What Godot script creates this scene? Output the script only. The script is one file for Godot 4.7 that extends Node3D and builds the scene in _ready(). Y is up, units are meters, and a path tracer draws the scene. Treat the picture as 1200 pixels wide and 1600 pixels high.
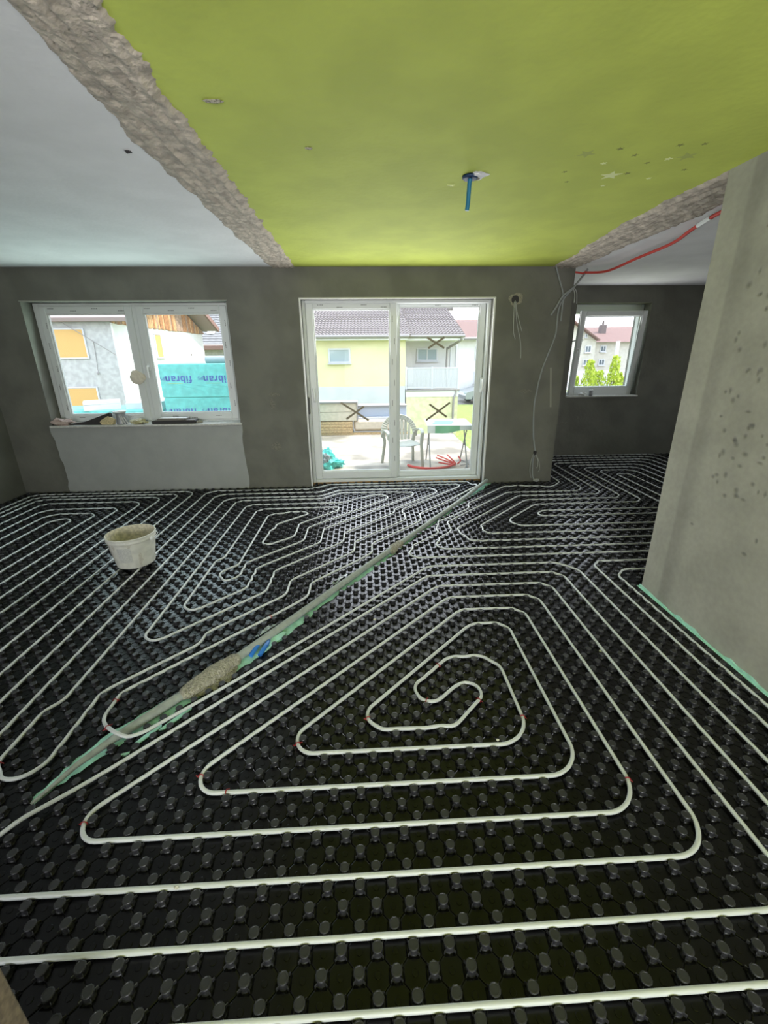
extends Node3D
# A flat under renovation: grey plaster shell, green and white ceilings, knob mats with heating pipes on the floor,
# a double window, a sliding door and a tilted window that look out on a terrace and the neighbours' houses.

const CEIL := 2.4555
const GX := 0.0439      # the knob lattice: a knob at (GX + .05 i, GZ + .05 j) wherever i + j is even
const GZ := 4.22
var used := {}
var M := {}

# ---------------------------------------------------------------- mesh builder
class MB:
	var v := PackedVector3Array()
	var n := PackedVector3Array()
	var uv := PackedVector2Array()
	var has_uv := false

	func tri(a: Vector3, b: Vector3, c: Vector3, na: Vector3, nb: Vector3, nc: Vector3) -> void:
		var k := (b - a).cross(c - a)
		if k.length_squared() < 1e-18:
			return
		if k.dot(na + nb + nc) > 0.0:
			v.append_array([a, c, b]); n.append_array([na, nc, nb])
		else:
			v.append_array([a, b, c]); n.append_array([na, nb, nc])

	func poly(pts: Array, outward: Vector3) -> void:
		var k := Vector3.ZERO
		for i in range(1, pts.size() - 1):
			k += (pts[i] - pts[0]).cross(pts[i + 1] - pts[0])
		if k.length_squared() < 1e-18:
			return
		k = k.normalized()
		if k.dot(outward) < 0.0:
			k = -k
		for i in range(1, pts.size() - 1):
			tri(pts[0], pts[i], pts[i + 1], k, k, k)

	func box(c: Vector3, s: Vector3, bevel := 0.0, b := Basis.IDENTITY) -> void:
		var h := s * 0.5
		var e := minf(bevel, minf(h.x, minf(h.y, h.z)) * 0.9)
		var ax := [Vector3.RIGHT, Vector3.UP, Vector3.BACK]
		for k in 3:
			var u: int = (k + 1) % 3
			var w: int = (k + 2) % 3
			for sg in [-1.0, 1.0]:
				var o: Vector3 = ax[k] * h[k] * sg
				var pu: Vector3 = ax[u] * (h[u] - e)
				var pw: Vector3 = ax[w] * (h[w] - e)
				poly([c + b * (o - pu - pw), c + b * (o + pu - pw), c + b * (o + pu + pw), c + b * (o - pu + pw)], b * (ax[k] * sg))
		if e <= 0.0:
			return
		for k in 3:
			var u: int = (k + 1) % 3
			var w: int = (k + 2) % 3
			for su in [-1.0, 1.0]:
				for sw in [-1.0, 1.0]:
					var l: Vector3 = ax[k] * (h[k] - e)
					var p: Vector3 = ax[u] * h[u] * su + ax[w] * (h[w] - e) * sw
					var q: Vector3 = ax[u] * (h[u] - e) * su + ax[w] * h[w] * sw
					poly([c + b * (p - l), c + b * (p + l), c + b * (q + l), c + b * (q - l)], b * (ax[u] * su + ax[w] * sw))
		for sx in [-1.0, 1.0]:
			for sy in [-1.0, 1.0]:
				for sz in [-1.0, 1.0]:
					var g := Vector3(sx, sy, sz)
					poly([c + b * (g * Vector3(h.x, h.y - e, h.z - e)), c + b * (g * Vector3(h.x - e, h.y, h.z - e)), c + b * (g * Vector3(h.x - e, h.y - e, h.z))], b * g)

	func span(a: Vector3, z: Vector3, bevel := 0.0) -> void:       # a box between two corners
		box((a + z) * 0.5, (z - a).abs(), bevel)

	func tube(path: Array, r, seg := 8, caps := true) -> void:     # r: a radius, or one for each point
		var m := path.size()
		if m < 2:
			return
		var t: Vector3 = (path[1] - path[0]).normalized()
		var side := t.cross(Vector3.UP if absf(t.y) < 0.9 else Vector3.RIGHT).normalized()
		var rings := []
		var norms := []
		for i in m:
			var d: Vector3 = (path[mini(i + 1, m - 1)] - path[maxi(i - 1, 0)]).normalized()
			side = (side - d * side.dot(d)).normalized()
			var up := d.cross(side)
			var rad: float = r[i] if r is Array else r
			var ring := []
			var nn := []
			for k in seg:
				var a := TAU * k / seg
				var o := side * cos(a) + up * sin(a)
				ring.append(path[i] + o * rad); nn.append(o)
			rings.append(ring); norms.append(nn)
		for i in m - 1:
			for k in seg:
				var k2 := (k + 1) % seg
				tri(rings[i][k], rings[i][k2], rings[i + 1][k2], norms[i][k], norms[i][k2], norms[i + 1][k2])
				tri(rings[i][k], rings[i + 1][k2], rings[i + 1][k], norms[i][k], norms[i + 1][k2], norms[i + 1][k])
		if caps:
			poly(rings[0], path[0] - path[1])
			poly(rings[m - 1], path[m - 1] - path[m - 2])

	func lathe(prof: Array, seg := 24, at := Vector3.ZERO, b := Basis.IDENTITY, smooth := true) -> void:   # prof: (radius, height), outside on the right of the run
		var nn := []
		for i in prof.size():
			var a: Vector2 = prof[maxi(i - 1, 0)]
			var z: Vector2 = prof[mini(i + 1, prof.size() - 1)]
			var d := (z - a).normalized()
			nn.append(Vector2(d.y, -d.x))
		for i in prof.size() - 1:
			var d2: Vector2 = (prof[i + 1] - prof[i]).normalized()
			var fl := Vector2(d2.y, -d2.x)
			for k in seg:
				var a0 := TAU * k / seg
				var a1 := TAU * (k + 1) / seg
				var q := []
				var qn := []
				for s in [[i, a0], [i, a1], [i + 1, a1], [i + 1, a0]]:
					var p: Vector2 = prof[s[0]]
					var w: Vector2 = nn[s[0]] if smooth else fl
					q.append(at + b * Vector3(p.x * cos(s[1]), p.y, p.x * sin(s[1])))
					qn.append(b * Vector3(w.x * cos(s[1]), w.y, w.x * sin(s[1])).normalized())
				tri(q[0], q[1], q[2], qn[0], qn[1], qn[2])
				tri(q[0], q[2], q[3], qn[0], qn[2], qn[3])

	func prism(pts: PackedVector2Array, depth: float, x: Transform3D) -> void:   # an outline in x and y, from z 0 to depth
		var id := Geometry2D.triangulate_polygon(pts)
		var f := x.basis * Vector3(0, 0, depth)
		var fn := f.normalized()
		for i in range(0, id.size(), 3):
			var a := x * Vector3(pts[id[i]].x, pts[id[i]].y, 0)
			var b := x * Vector3(pts[id[i + 1]].x, pts[id[i + 1]].y, 0)
			var c := x * Vector3(pts[id[i + 2]].x, pts[id[i + 2]].y, 0)
			tri(a, b, c, -fn, -fn, -fn)
			tri(a + f, b + f, c + f, fn, fn, fn)
		var ccw := not Geometry2D.is_polygon_clockwise(pts)
		for i in pts.size():
			var p: Vector2 = pts[i]
			var q: Vector2 = pts[(i + 1) % pts.size()]
			var e := (q - p).orthogonal() * (-1.0 if ccw else 1.0)
			if Geometry2D.is_point_in_polygon((p + q) * 0.5 + e.normalized() * 1e-5, pts):
				e = -e
			var a := x * Vector3(p.x, p.y, 0)
			var b := x * Vector3(q.x, q.y, 0)
			poly([a, b, b + f, a + f], x.basis * Vector3(e.x, e.y, 0))

	func grid(f: Callable, nu: int, nv: int, up: Vector3, smooth := true) -> void:     # f(u, v) a point; u, v from 0 to 1
		var p := []
		for i in nu + 1:
			var row := []
			for j in nv + 1:
				row.append(f.call(float(i) / nu, float(j) / nv))
			p.append(row)
		var nn := []
		for i in nu + 1:
			var row := []
			for j in nv + 1:
				var k: Vector3 = (p[mini(i + 1, nu)][j] - p[maxi(i - 1, 0)][j]).cross(p[i][mini(j + 1, nv)] - p[i][maxi(j - 1, 0)])
				if k.length_squared() < 1e-20:
					k = up
				k = k.normalized()
				row.append(k if k.dot(up) >= 0.0 else -k)
			nn.append(row)
		for i in nu:
			for j in nv:
				if smooth:
					tri(p[i][j], p[i + 1][j], p[i + 1][j + 1], nn[i][j], nn[i + 1][j], nn[i + 1][j + 1])
					tri(p[i][j], p[i + 1][j + 1], p[i][j + 1], nn[i][j], nn[i + 1][j + 1], nn[i][j + 1])
				else:
					poly([p[i][j], p[i + 1][j], p[i + 1][j + 1]], nn[i][j])
					poly([p[i][j], p[i + 1][j + 1], p[i][j + 1]], nn[i][j])

	func quad_uv(a: Vector3, b: Vector3, c: Vector3, d: Vector3, k: Vector3, ua: Vector2, uc: Vector2) -> void:   # a bottom left, b bottom right, c top right, d top left
		has_uv = true
		while uv.size() < v.size():
			uv.append(Vector2.ZERO)
		var t := [ua, Vector2(uc.x, ua.y), uc, Vector2(ua.x, uc.y)]
		for s in [[0, 1, 2], [0, 2, 3]]:
			var q := [a, b, c, d]
			var o := [s[0], s[1], s[2]]
			if (q[o[1]] - q[o[0]]).cross(q[o[2]] - q[o[0]]).dot(k) > 0.0:
				o = [s[0], s[2], s[1]]
			for w in o:
				v.append(q[w]); n.append(k); uv.append(t[w])

	func mesh() -> ArrayMesh:
		var a := []
		a.resize(Mesh.ARRAY_MAX)
		a[Mesh.ARRAY_VERTEX] = v
		a[Mesh.ARRAY_NORMAL] = n
		if has_uv:
			while uv.size() < v.size():
				uv.append(Vector2.ZERO)
			a[Mesh.ARRAY_TEX_UV] = uv
		var m := ArrayMesh.new()
		m.add_surface_from_arrays(Mesh.PRIMITIVE_TRIANGLES, a)
		return m

# ---------------------------------------------------------------- scene helpers
func numbered(called: String) -> String:
	if not used.has(called):
		used[called] = 0
		return called
	used[called] += 1
	return "%s_%03d" % [called, used[called]]

func thing(called: String, label: String, category: String, at := Vector3.ZERO, turn := 0.0, group := "") -> Node3D:
	var o := Node3D.new()
	o.name = numbered(called)
	add_child(o)
	o.position = at
	o.rotation.y = turn
	o.set_meta("label", label)
	o.set_meta("category", category)
	if group:
		o.set_meta("group", group)
	return o

func part(called: String, mesh, m: Material, parent: Node3D, label := "") -> MeshInstance3D:
	var o := MeshInstance3D.new()
	o.name = called
	o.mesh = mesh.mesh() if mesh is MB else mesh
	o.material_override = m
	parent.add_child(o, true)
	if label:
		o.set_meta("label", label)
	return o

func single(called: String, mesh, m: Material, label: String, category: String, group := "") -> MeshInstance3D:
	var o := part(numbered(called), mesh, m, self, label)
	o.set_meta("category", category)
	if group:
		o.set_meta("group", group)
	return o

func struct(called: String, mesh, m: Material, label: String) -> MeshInstance3D:
	var o := part(numbered(called), mesh, m, self, label)
	o.set_meta("kind", "structure")
	o.set_meta("category", "room shell")
	return o

func stuff(called: String, mesh: Mesh, m: Material, where: Array, parent: Node3D) -> MultiMeshInstance3D:
	var mm := MultiMesh.new()
	mm.transform_format = MultiMesh.TRANSFORM_3D
	mm.mesh = mesh
	mm.instance_count = where.size()
	for i in where.size():
		mm.set_instance_transform(i, where[i])
	var o := MultiMeshInstance3D.new()
	o.name = called
	o.multimesh = mm
	o.material_override = m
	parent.add_child(o, true)
	o.set_meta("kind", "stuff")
	return o

func noise_tex(freq: float, seed_: int, a: Color, b: Color, size := 512, oct := 4, lo := 0.25, hi := 0.75) -> NoiseTexture2D:
	var f := FastNoiseLite.new()
	f.seed = seed_
	f.noise_type = FastNoiseLite.TYPE_SIMPLEX_SMOOTH
	f.frequency = freq
	f.fractal_octaves = oct
	var t := NoiseTexture2D.new()
	t.width = size
	t.height = size
	t.seamless = true
	t.noise = f
	var g := Gradient.new()
	g.offsets = PackedFloat32Array([lo, hi])
	g.colors = PackedColorArray([a, b])
	t.color_ramp = g
	return t

func height_tex(freq: float, seed_: int, size := 512, oct := 4) -> NoiseTexture2D:
	return noise_tex(freq, seed_, Color.BLACK, Color.WHITE, size, oct, 0.0, 1.0)

func mat(c: Color, rough := 0.8, metal := 0.0, spec := 0.5) -> StandardMaterial3D:
	var m := StandardMaterial3D.new()
	m.albedo_color = c
	m.roughness = rough
	m.metallic = metal
	m.metallic_specular = spec
	return m

# two tones laid over the colour by world-space noise, with a fine relief (in centimetres)
func mottled(c: Color, depth: float, freq: float, seed_: int, scale: float, rough := 0.9, relief := 0.0, rfreq := 0.02, rscale := 2.0) -> StandardMaterial3D:
	var m := mat(Color.WHITE, rough)
	m.albedo_texture = noise_tex(freq, seed_, Color(c.r * (1.0 - depth), c.g * (1.0 - depth), c.b * (1.0 - depth)), Color(minf(c.r * (1.0 + depth), 1.0), minf(c.g * (1.0 + depth), 1.0), minf(c.b * (1.0 + depth), 1.0)))
	m.uv1_triplanar = true
	m.uv1_world_triplanar = true
	m.uv1_scale = Vector3.ONE * scale
	if relief > 0.0:
		m.heightmap_enabled = true
		m.heightmap_texture = height_tex(rfreq, seed_ + 7)
		m.heightmap_scale = relief
	return m

func rng(s: int) -> RandomNumberGenerator:
	var r := RandomNumberGenerator.new()
	r.seed = s
	return r

func L(i: float, j: float, y := 0.0) -> Vector3:
	return Vector3(GX + 0.05 * i, y, GZ + 0.05 * j)

# ---------------------------------------------------------------- the place
func _ready() -> void:
	# camera
	var cam := Camera3D.new()
	cam.name = "camera"
	cam.position = Vector3(0, 1.5723, 5.1835)
	cam.basis = Basis.from_euler(Vector3(-0.3363, -0.0447, -0.0097), EULER_ORDER_YXZ)
	cam.near = 0.05
	cam.far = 200.0
	cam.projection = Camera3D.PROJECTION_FRUSTUM
	cam.size = 0.05 * 1600.0 / 668.63
	cam.frustum_offset = Vector2(-0.00664, -0.02067) * 0.05
	add_child(cam)
	cam.current = true
	# overcast sky and exposure
	var sky_mat := ProceduralSkyMaterial.new()
	sky_mat.sky_top_color = Color(0.80, 0.86, 0.93)
	sky_mat.sky_horizon_color = Color(0.97, 0.98, 1.0)
	sky_mat.ground_bottom_color = Color(0.55, 0.56, 0.55)
	sky_mat.ground_horizon_color = Color(0.80, 0.81, 0.81)
	sky_mat.sky_energy_multiplier = SKY
	sky_mat.ground_energy_multiplier = SKY
	var sky := Sky.new()
	sky.sky_material = sky_mat
	var env := Environment.new()
	env.background_mode = Environment.BG_SKY
	env.sky = sky
	env.tonemap_mode = Environment.TONE_MAPPER_LINEAR
	env.tonemap_exposure = EXPOSURE
	env.sdfgi_enabled = true
	env.ssao_enabled = true
	env.ssil_enabled = true
	var we := WorldEnvironment.new()
	we.name = "world_environment"
	we.environment = env
	add_child(we)
	# the hazy sun, high on the right along the row of houses
	var sun := DirectionalLight3D.new()
	sun.name = "sun"
	sun.light_color = Color(1.0, 0.97, 0.92)
	sun.light_energy = SUN
	sun.light_angular_distance = 6.0
	sun.shadow_enabled = true
	sun.basis = Basis.looking_at(Vector3(-0.62, -0.75, 0.06))
	add_child(sun)
	# daylight through the three openings
	daylight("daylight_window", Vector3(-2.57, 1.48, -0.06), Vector2(2.0, 1.2), Vector3(0, 0.16, 1), DAY * 0.52, Color(0.86, 1.0, 0.98))
	daylight("daylight_door", Vector3(0.38, 1.12, -0.06), Vector2(2.0, 1.9), Vector3(0, 0.16, 1), DAY * 1.38)
	daylight("daylight_small_window", Vector3(3.6, 1.56, -1.36), Vector2(1.0, 1.2), Vector3(0, 0.16, 1), DAY * 0.26)

	daylight("added_fill_rear", Vector3(0.4, 1.25, 7.7), Vector2(2.0, 1.3), Vector3(0, 0.7, -1), DAY * REAR)  # fill light added behind the camera to lift ceiling and walls

	daylight("added_fill_side_room", Vector3(5.9, 1.4, 0.9), Vector2(1.4, 1.2), Vector3(-1, 0, -0.4), DAY * 0.22)  # added fill for the dark back corner, from an unseen side
	daylight("added_fill_rear_left", Vector3(-2.6, 1.25, 7.7), Vector2(1.8, 1.3), Vector3(0, 0.7, -1), DAY * REAR * 0.5)  # second added rear fill, for the left part of the room

	materials()
	more_materials()
	outside_materials()
	shell()
	floor_build()
	pipes()
	windows()
	inside()
	outside()

const SKY := 1.75
const SUN := 1.5
const EXPOSURE := 1.35
const DAY := 2.5
const REAR := 5.5

func daylight(called: String, at: Vector3, size: Vector2, towards: Vector3, energy: float, tint := Color(0.985, 0.985, 1.0)) -> void:
	var l := AreaLight3D.new()
	l.name = called
	l.area_size = size
	l.area_normalize_energy = true
	l.light_color = tint
	l.light_energy = energy
	l.area_range = 20.0
	l.shadow_enabled = true
	l.position = at
	l.basis = Basis.looking_at(towards)
	add_child(l)

func materials() -> void:
	M.plaster = mottled(Color(0.43, 0.43, 0.392), 0.05, 0.006, 3, 0.5, 0.92, 0.25, 0.05, 2.0)
	M.plaster_board = mottled(Color(0.635, 0.645, 0.625), 0.015, 0.01, 5, 0.7, 0.9, 0.15)
	M.screed = mottled(Color(0.45, 0.44, 0.42), 0.12, 0.02, 6, 1.0)
	M.scar = mottled(Color(0.72, 0.68, 0.62), 0.13, 0.012, 9, 1.8, 0.95, 0.6, 0.03)
	M.green = mottled(Color(0.735, 0.785, 0.335), 0.025, 0.008, 12, 0.5, 0.8, 0.12, 0.08)
	M.white_ceiling = mottled(Color(0.90, 0.90, 0.90), 0.015, 0.008, 14, 0.5, 0.9, 0.1, 0.08)
	M.black = mat(Color(0.04, 0.04, 0.052), 0.26, 0.0, 0.42)
	M.knob = mat(Color(0.17, 0.172, 0.182), 0.4)
	M.pipe = mat(Color(0.775, 0.79, 0.785), 0.42)
	M.xps = mottled(Color(0.68, 0.89, 0.83), 0.05, 0.02, 15, 2.0, 0.7)
	M.conduit = mottled(Color(0.59, 0.615, 0.59), 0.06, 0.02, 16, 3.0, 0.75)
	M.mortar = mottled(Color(0.60, 0.585, 0.52), 0.14, 0.03, 17, 4.0, 0.95, 1.0, 0.04)
	M.red = mat(Color(0.55, 0.10, 0.12), 0.5)
	M.blue = mat(Color(0.16, 0.45, 0.78), 0.45)
	M.white = mat(Color(0.90, 0.91, 0.90), 0.35)
	M.off_white = mottled(Color(0.80, 0.80, 0.77), 0.05, 0.02, 18, 2.0, 0.6)
	M.print = mat(Color(0.38, 0.38, 0.37), 0.6)
	M.glass = mat(Color(0.9, 0.95, 0.94, 0.05), 0.0)
	M.glass.metallic_specular = 0.1
	M.glass.transparency = BaseMaterial3D.TRANSPARENCY_ALPHA
	M.exterior = mottled(Color(0.72, 0.70, 0.665), 0.03, 0.02, 19, 0.4)

# one wall with rectangular holes, as upright and lying blocks
func holed(mb: MB, x0: float, x1: float, y0: float, y1: float, z0: float, z1: float, holes: Array) -> void:
	var xs := [x0, x1]
	for h in holes:
		xs.append(h[0]); xs.append(h[1])
	xs.sort()
	for i in xs.size() - 1:
		var a: float = xs[i]
		var b: float = xs[i + 1]
		if b - a < 0.001:
			continue
		var cuts := []
		for h in holes:
			if h[0] < (a + b) * 0.5 and h[1] > (a + b) * 0.5:
				cuts.append(h)
		if cuts.is_empty():
			mb.span(Vector3(a, y0, z0), Vector3(b, y1, z1))
		else:
			if cuts[0][2] > y0:
				mb.span(Vector3(a, y0, z0), Vector3(b, cuts[0][2], z1))
			if cuts[0][3] < y1:
				mb.span(Vector3(a, cuts[0][3], z0), Vector3(b, y1, z1))

func scar(called: String, x0: Callable, x1: Callable, z0: float, z1: float, hang: float, s: int, label: String) -> void:
	var f := FastNoiseLite.new()
	f.seed = s
	f.frequency = 3.0
	f.fractal_octaves = 5
	var g := FastNoiseLite.new()
	g.seed = s + 1
	g.noise_type = FastNoiseLite.TYPE_CELLULAR
	g.cellular_return_type = FastNoiseLite.RETURN_DISTANCE2_SUB
	g.frequency = 9.0
	var mb := MB.new()
	mb.grid(func(u: float, v: float) -> Vector3:
		var z := lerpf(z0, z1, v)
		var a: float = x0.call(z) + 0.036 * f.get_noise_2d(z * 0.9, 3.0) + 0.008 * f.get_noise_2d(z * 7.0, 7.0)
		var b: float = x1.call(z) + 0.030 * f.get_noise_2d(z * 1.4, 31.0) + 0.016 * f.get_noise_2d(z * 9.0, 17.0) + 0.05 * pow(maxf(0.0, f.get_noise_2d(z * 12.0, 57.0) - 0.28), 1.2)
		var x := lerpf(a, b, u)
		var edge := minf(1.0, minf(u, 1.0 - u) * 14.0)
		var ridge := 0.014 * f.get_noise_2d(z * 0.35, x * 6.0) + 0.011 * absf(f.get_noise_2d(z * 0.8 + 40.0, x * 3.5)) + 0.006 * f.get_noise_2d(z * 3.0, x * 5.0) + 0.004 * g.get_noise_2d(z * 0.8, x * 1.6)
		var y := CEIL + 0.002 - edge * maxf(0.003, hang + ridge + 0.0015 * f.get_noise_2d(z * 16.0, x * 16.0))
		return Vector3(x, y, z), 40, int((z1 - z0) * 90.0), Vector3.DOWN)
	struct(called, mb, M.scar, label)

func shell() -> void:
	var mb := MB.new()
	mb.span(Vector3(-4.6, -0.32, -0.55), Vector3(6.4, -0.066, 8.2))
	mb.span(Vector3(2.335, -0.32, -1.8), Vector3(6.4, -0.066, -0.55))
	struct("floor", mb, M.screed, "grey concrete slab under the insulation and the black knob mat")
	# ceilings
	mb = MB.new()
	mb.span(Vector3(-0.84, CEIL, -0.4), Vector3(2.12, CEIL + 0.25, 8.2))
	struct("ceiling", mb, M.green, "lime green painted ceiling over the middle of the room")
	mb = MB.new()
	mb.span(Vector3(-4.6, CEIL, -0.4), Vector3(-0.84, CEIL + 0.25, 8.2))
	struct("ceiling", mb, M.white_ceiling, "pale white ceiling to the left of the rough grey strip")
	mb = MB.new()
	mb.span(Vector3(2.12, CEIL, -1.8), Vector3(6.4, CEIL + 0.25, 8.2))
	struct("ceiling", mb, M.white_ceiling, "white ceiling of the dark back corner on the right")
	# where walls were torn out
	scar("trim_1", func(z: float) -> float: return -0.985 + 0.06 * smoothstep(2.8, 3.5, z), func(z: float) -> float: return -0.715 + 0.035 * smoothstep(0.5, 3.0, z), -0.01, 5.2, 0.012, 21, "rough grey scar of a removed wall along the ceiling between green and white")
	scar("trim_2", func(z: float) -> float: return 2.06 - 0.155 * smoothstep(0.2, 1.7, z), func(z: float) -> float: return 2.345 - 0.03 * smoothstep(1.2, 2.4, z), -0.01, 2.6, 0.016, 43, "rough brick-grey scar of a removed wall above the wires on the right")
	# walls
	mb = MB.new()
	holed(mb, -4.6, 2.335, -0.07, CEIL + 0.1, -0.4, 0.0, [[-3.655, -1.495, 0.80, 2.132], [-0.703, 1.46, -0.07, 2.146]])
	mb.span(Vector3(2.0, -0.07, -1.8), Vector3(2.335, CEIL + 0.1, -0.4))
	struct("wall_back", mb, M.plaster, "grey plastered back wall around the double window and the sliding door")
	mb = MB.new()
	holed(mb, 2.335, 6.4, -0.07, CEIL + 0.1, -1.8, -1.4, [[3.05, 4.155, 0.915, 2.23]])
	struct("wall_back_right", mb, M.plaster, "dark grey plastered wall around the small tilted window in the back corner")
	mb = MB.new()
	mb.span(Vector3(-4.6, -0.07, -0.02), Vector3(-4.175, CEIL + 0.1, 8.2))
	struct("wall_left", mb, M.plaster, "dark grey plastered wall at the far left edge")
	mb = MB.new()
	mb.span(Vector3(6.0, -0.07, -1.42), Vector3(6.4, CEIL + 0.1, 0.2))
	mb.span(Vector3(6.0, -0.07, 1.6), Vector3(6.4, CEIL + 0.1, 3.2))
	mb.span(Vector3(6.0, -0.07, 0.2), Vector3(6.4, 0.8, 1.6))
	mb.span(Vector3(6.0, 2.0, 0.2), Vector3(6.4, CEIL + 0.1, 1.6))
	mb.span(Vector3(2.3, -0.07, 2.9), Vector3(6.4, CEIL + 0.1, 3.2))
	struct("wall_side_room", mb, M.plaster, "grey plastered walls of the side room behind the pitted wall")
	mb = MB.new()
	holed(mb, -4.6, 2.3, -0.07, CEIL + 0.1, 7.8, 8.2, [[-0.6, 1.4, 0.6, 1.95], [-3.5, -1.7, 0.6, 1.95]])  # both openings are added to go with the rear fill lights
	struct("wall_rear", mb, M.plaster, "grey plastered wall with two added windows behind the viewer")
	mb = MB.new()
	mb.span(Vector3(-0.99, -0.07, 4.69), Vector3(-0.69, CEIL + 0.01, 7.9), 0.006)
	struct("wall_near_left", mb, M.shaded_broken_wall, "grey wall stub whose corner shows in the bottom left corner")
	pitted_wall()
	# the smoother panel under the double window, with ragged sides
	mb = MB.new()
	var r := rng(5)
	var pts := PackedVector2Array()
	for k in 13:
		var t := k / 12.0
		pts.append(Vector2(-3.655 + 0.03 * sin(t * 5.0) * t + r.randf_range(-0.012, 0.012), 0.79 * t - 0.07 * (1.0 - t)))
	for k in 13:
		var t := 1.0 - k / 12.0
		pts.append(Vector2(-1.485 + 0.01 * sin(t * 7.0) + r.randf_range(-0.006, 0.006), 0.79 * t - 0.07 * (1.0 - t)))
	mb.prism(pts, 0.012, Transform3D(Basis.IDENTITY, Vector3(0, 0, -0.002)))
	struct("trim_3", mb, M.plaster_board, "smooth light grey panel under the double window")
	mb = MB.new()
	mb.box(Vector3(-2.575, 0.803, -0.06), Vector3(2.2, 0.024, 0.19), 0.005)
	struct("windowsill", mb, M.off_white, "dusty white sill of the double window with tools and rubbish on it")

func pitted_wall() -> void:
	# finger-size dents in the plaster as a height map, with a rubbed band along the edge bead
	var w := 1400
	var h := 1000
	var im := Image.create(w, h, false, Image.FORMAT_RGB8)
	var ht := Image.create(w, h, false, Image.FORMAT_RGB8)
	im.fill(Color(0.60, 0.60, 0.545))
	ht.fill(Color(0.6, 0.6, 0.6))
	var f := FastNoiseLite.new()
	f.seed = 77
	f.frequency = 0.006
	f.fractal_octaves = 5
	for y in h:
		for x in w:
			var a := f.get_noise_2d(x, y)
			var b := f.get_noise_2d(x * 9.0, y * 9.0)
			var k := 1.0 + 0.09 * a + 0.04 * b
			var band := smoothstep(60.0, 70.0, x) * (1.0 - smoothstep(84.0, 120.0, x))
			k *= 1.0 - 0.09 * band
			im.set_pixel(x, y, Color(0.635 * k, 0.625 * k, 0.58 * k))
			var g := 0.6 + 0.05 * a + 0.012 * b + 0.05 * band
			ht.set_pixel(x, y, Color(g, g, g))
	var r := rng(11)
	for i in 330:
		var t := r.randf()
		var cx := int(110 + 1000.0 * t)
		var cy := int(clampf(h * (0.18 + 0.62 * r.randf() + 0.12 * sin(i)), 60, h - 60))
		if i % 2 == 0:
			cx = int(120 + 480.0 * r.randf())
			cy = int(h * (0.25 + 0.4 * r.randf()))
		var rx := r.randf_range(4.0, 10.0)
		var ry := r.randf_range(4.0, 10.0)
		for y in range(maxi(0, cy - 14), mini(h, cy + 15)):
			for x in range(maxi(0, cx - 14), mini(w, cx + 15)):
				var q := Vector2((x - cx) / rx, (y - cy) / ry).length()
				if q < 1.0:
					var e := (1.0 - q) * (1.0 - q) * (3.0 - 2.0 * (1.0 - q))
					var c := im.get_pixel(x, y)
					im.set_pixel(x, y, c * (1.0 - 0.20 * e))
					var d := ht.get_pixel(x, y).r - 0.5 * e
					ht.set_pixel(x, y, Color(d, d, d))
	var m := mat(Color.WHITE, 0.9)
	m.albedo_texture = ImageTexture.create_from_image(im)
	m.heightmap_enabled = true
	m.heightmap_texture = ImageTexture.create_from_image(ht)
	m.heightmap_scale = 0.7
	var mb := MB.new()
	var x := 1.912
	var z0 := 2.596
	var z1 := 8.0
	# visible face with its own uv: 4 m by the height of the room
	mb.quad_uv(Vector3(x, -0.06, z0 + 0.012), Vector3(x, -0.06, z1), Vector3(x, CEIL + 0.02, z1), Vector3(x, CEIL + 0.02, z0 + 0.012), Vector3.LEFT, Vector2(0.0, 1.0), Vector2((z1 - z0) / 3.6, 0.0))
	mb.quad_uv(Vector3(x + 0.012, -0.06, z0), Vector3(x, -0.06, z0 + 0.012), Vector3(x, CEIL + 0.02, z0 + 0.012), Vector3(x + 0.012, CEIL + 0.02, z0), Vector3(-1, 0, -1).normalized(), Vector2(0, 1), Vector2(0.004, 0))
	mb.quad_uv(Vector3(2.3, -0.06, z0), Vector3(x + 0.012, -0.06, z0), Vector3(x + 0.012, CEIL + 0.02, z0), Vector3(2.3, CEIL + 0.02, z0), Vector3.FORWARD, Vector2(0.3, 1), Vector2(0.4, 0))
	mb.quad_uv(Vector3(2.3, -0.06, z0), Vector3(2.3, -0.06, z1), Vector3(2.3, CEIL + 0.02, z1), Vector3(2.3, CEIL + 0.02, z0), Vector3.RIGHT, Vector2(0, 1), Vector2(1.5, 0))
	struct("wall_right", mb, m, "light grey plastered wall with dark finger dents on the right")

# the slot cut through mat and insulation for the grey conduit: (x, z, half width to the left, half width to the right)
const SLOT := [[1.56, -0.05, 0.035, 0.05], [1.498, 0.036, 0.035, 0.05], [1.1, 0.61, 0.026, 0.034], [0.62, 1.30, 0.025, 0.030], [0.345, 1.695, 0.026, 0.034], [0.0, 2.18, 0.026, 0.048], [-0.361, 2.702, 0.028, 0.044], [-0.60, 3.045, 0.035, 0.075], [-0.85, 3.396, 0.045, 0.06], [-1.0, 3.585, 0.068, 0.05], [-1.116, 3.724, 0.072, 0.035], [-1.2, 3.85, 0.055, 0.02], [-1.30, 4.0, 0.012, 0.01]]
var slot_poly := PackedVector2Array()
var floor_poly := PackedVector2Array()

func slot_distance(x: float, z: float) -> float:        # to the middle line of the conduit
	var d := 1e9
	for i in SLOT.size() - 1:
		var q := Geometry2D.get_closest_point_to_segment(Vector2(x, z), Vector2(SLOT[i][0], SLOT[i][1]), Vector2(SLOT[i + 1][0], SLOT[i + 1][1]))
		d = minf(d, q.distance_to(Vector2(x, z)))
	return d

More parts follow.
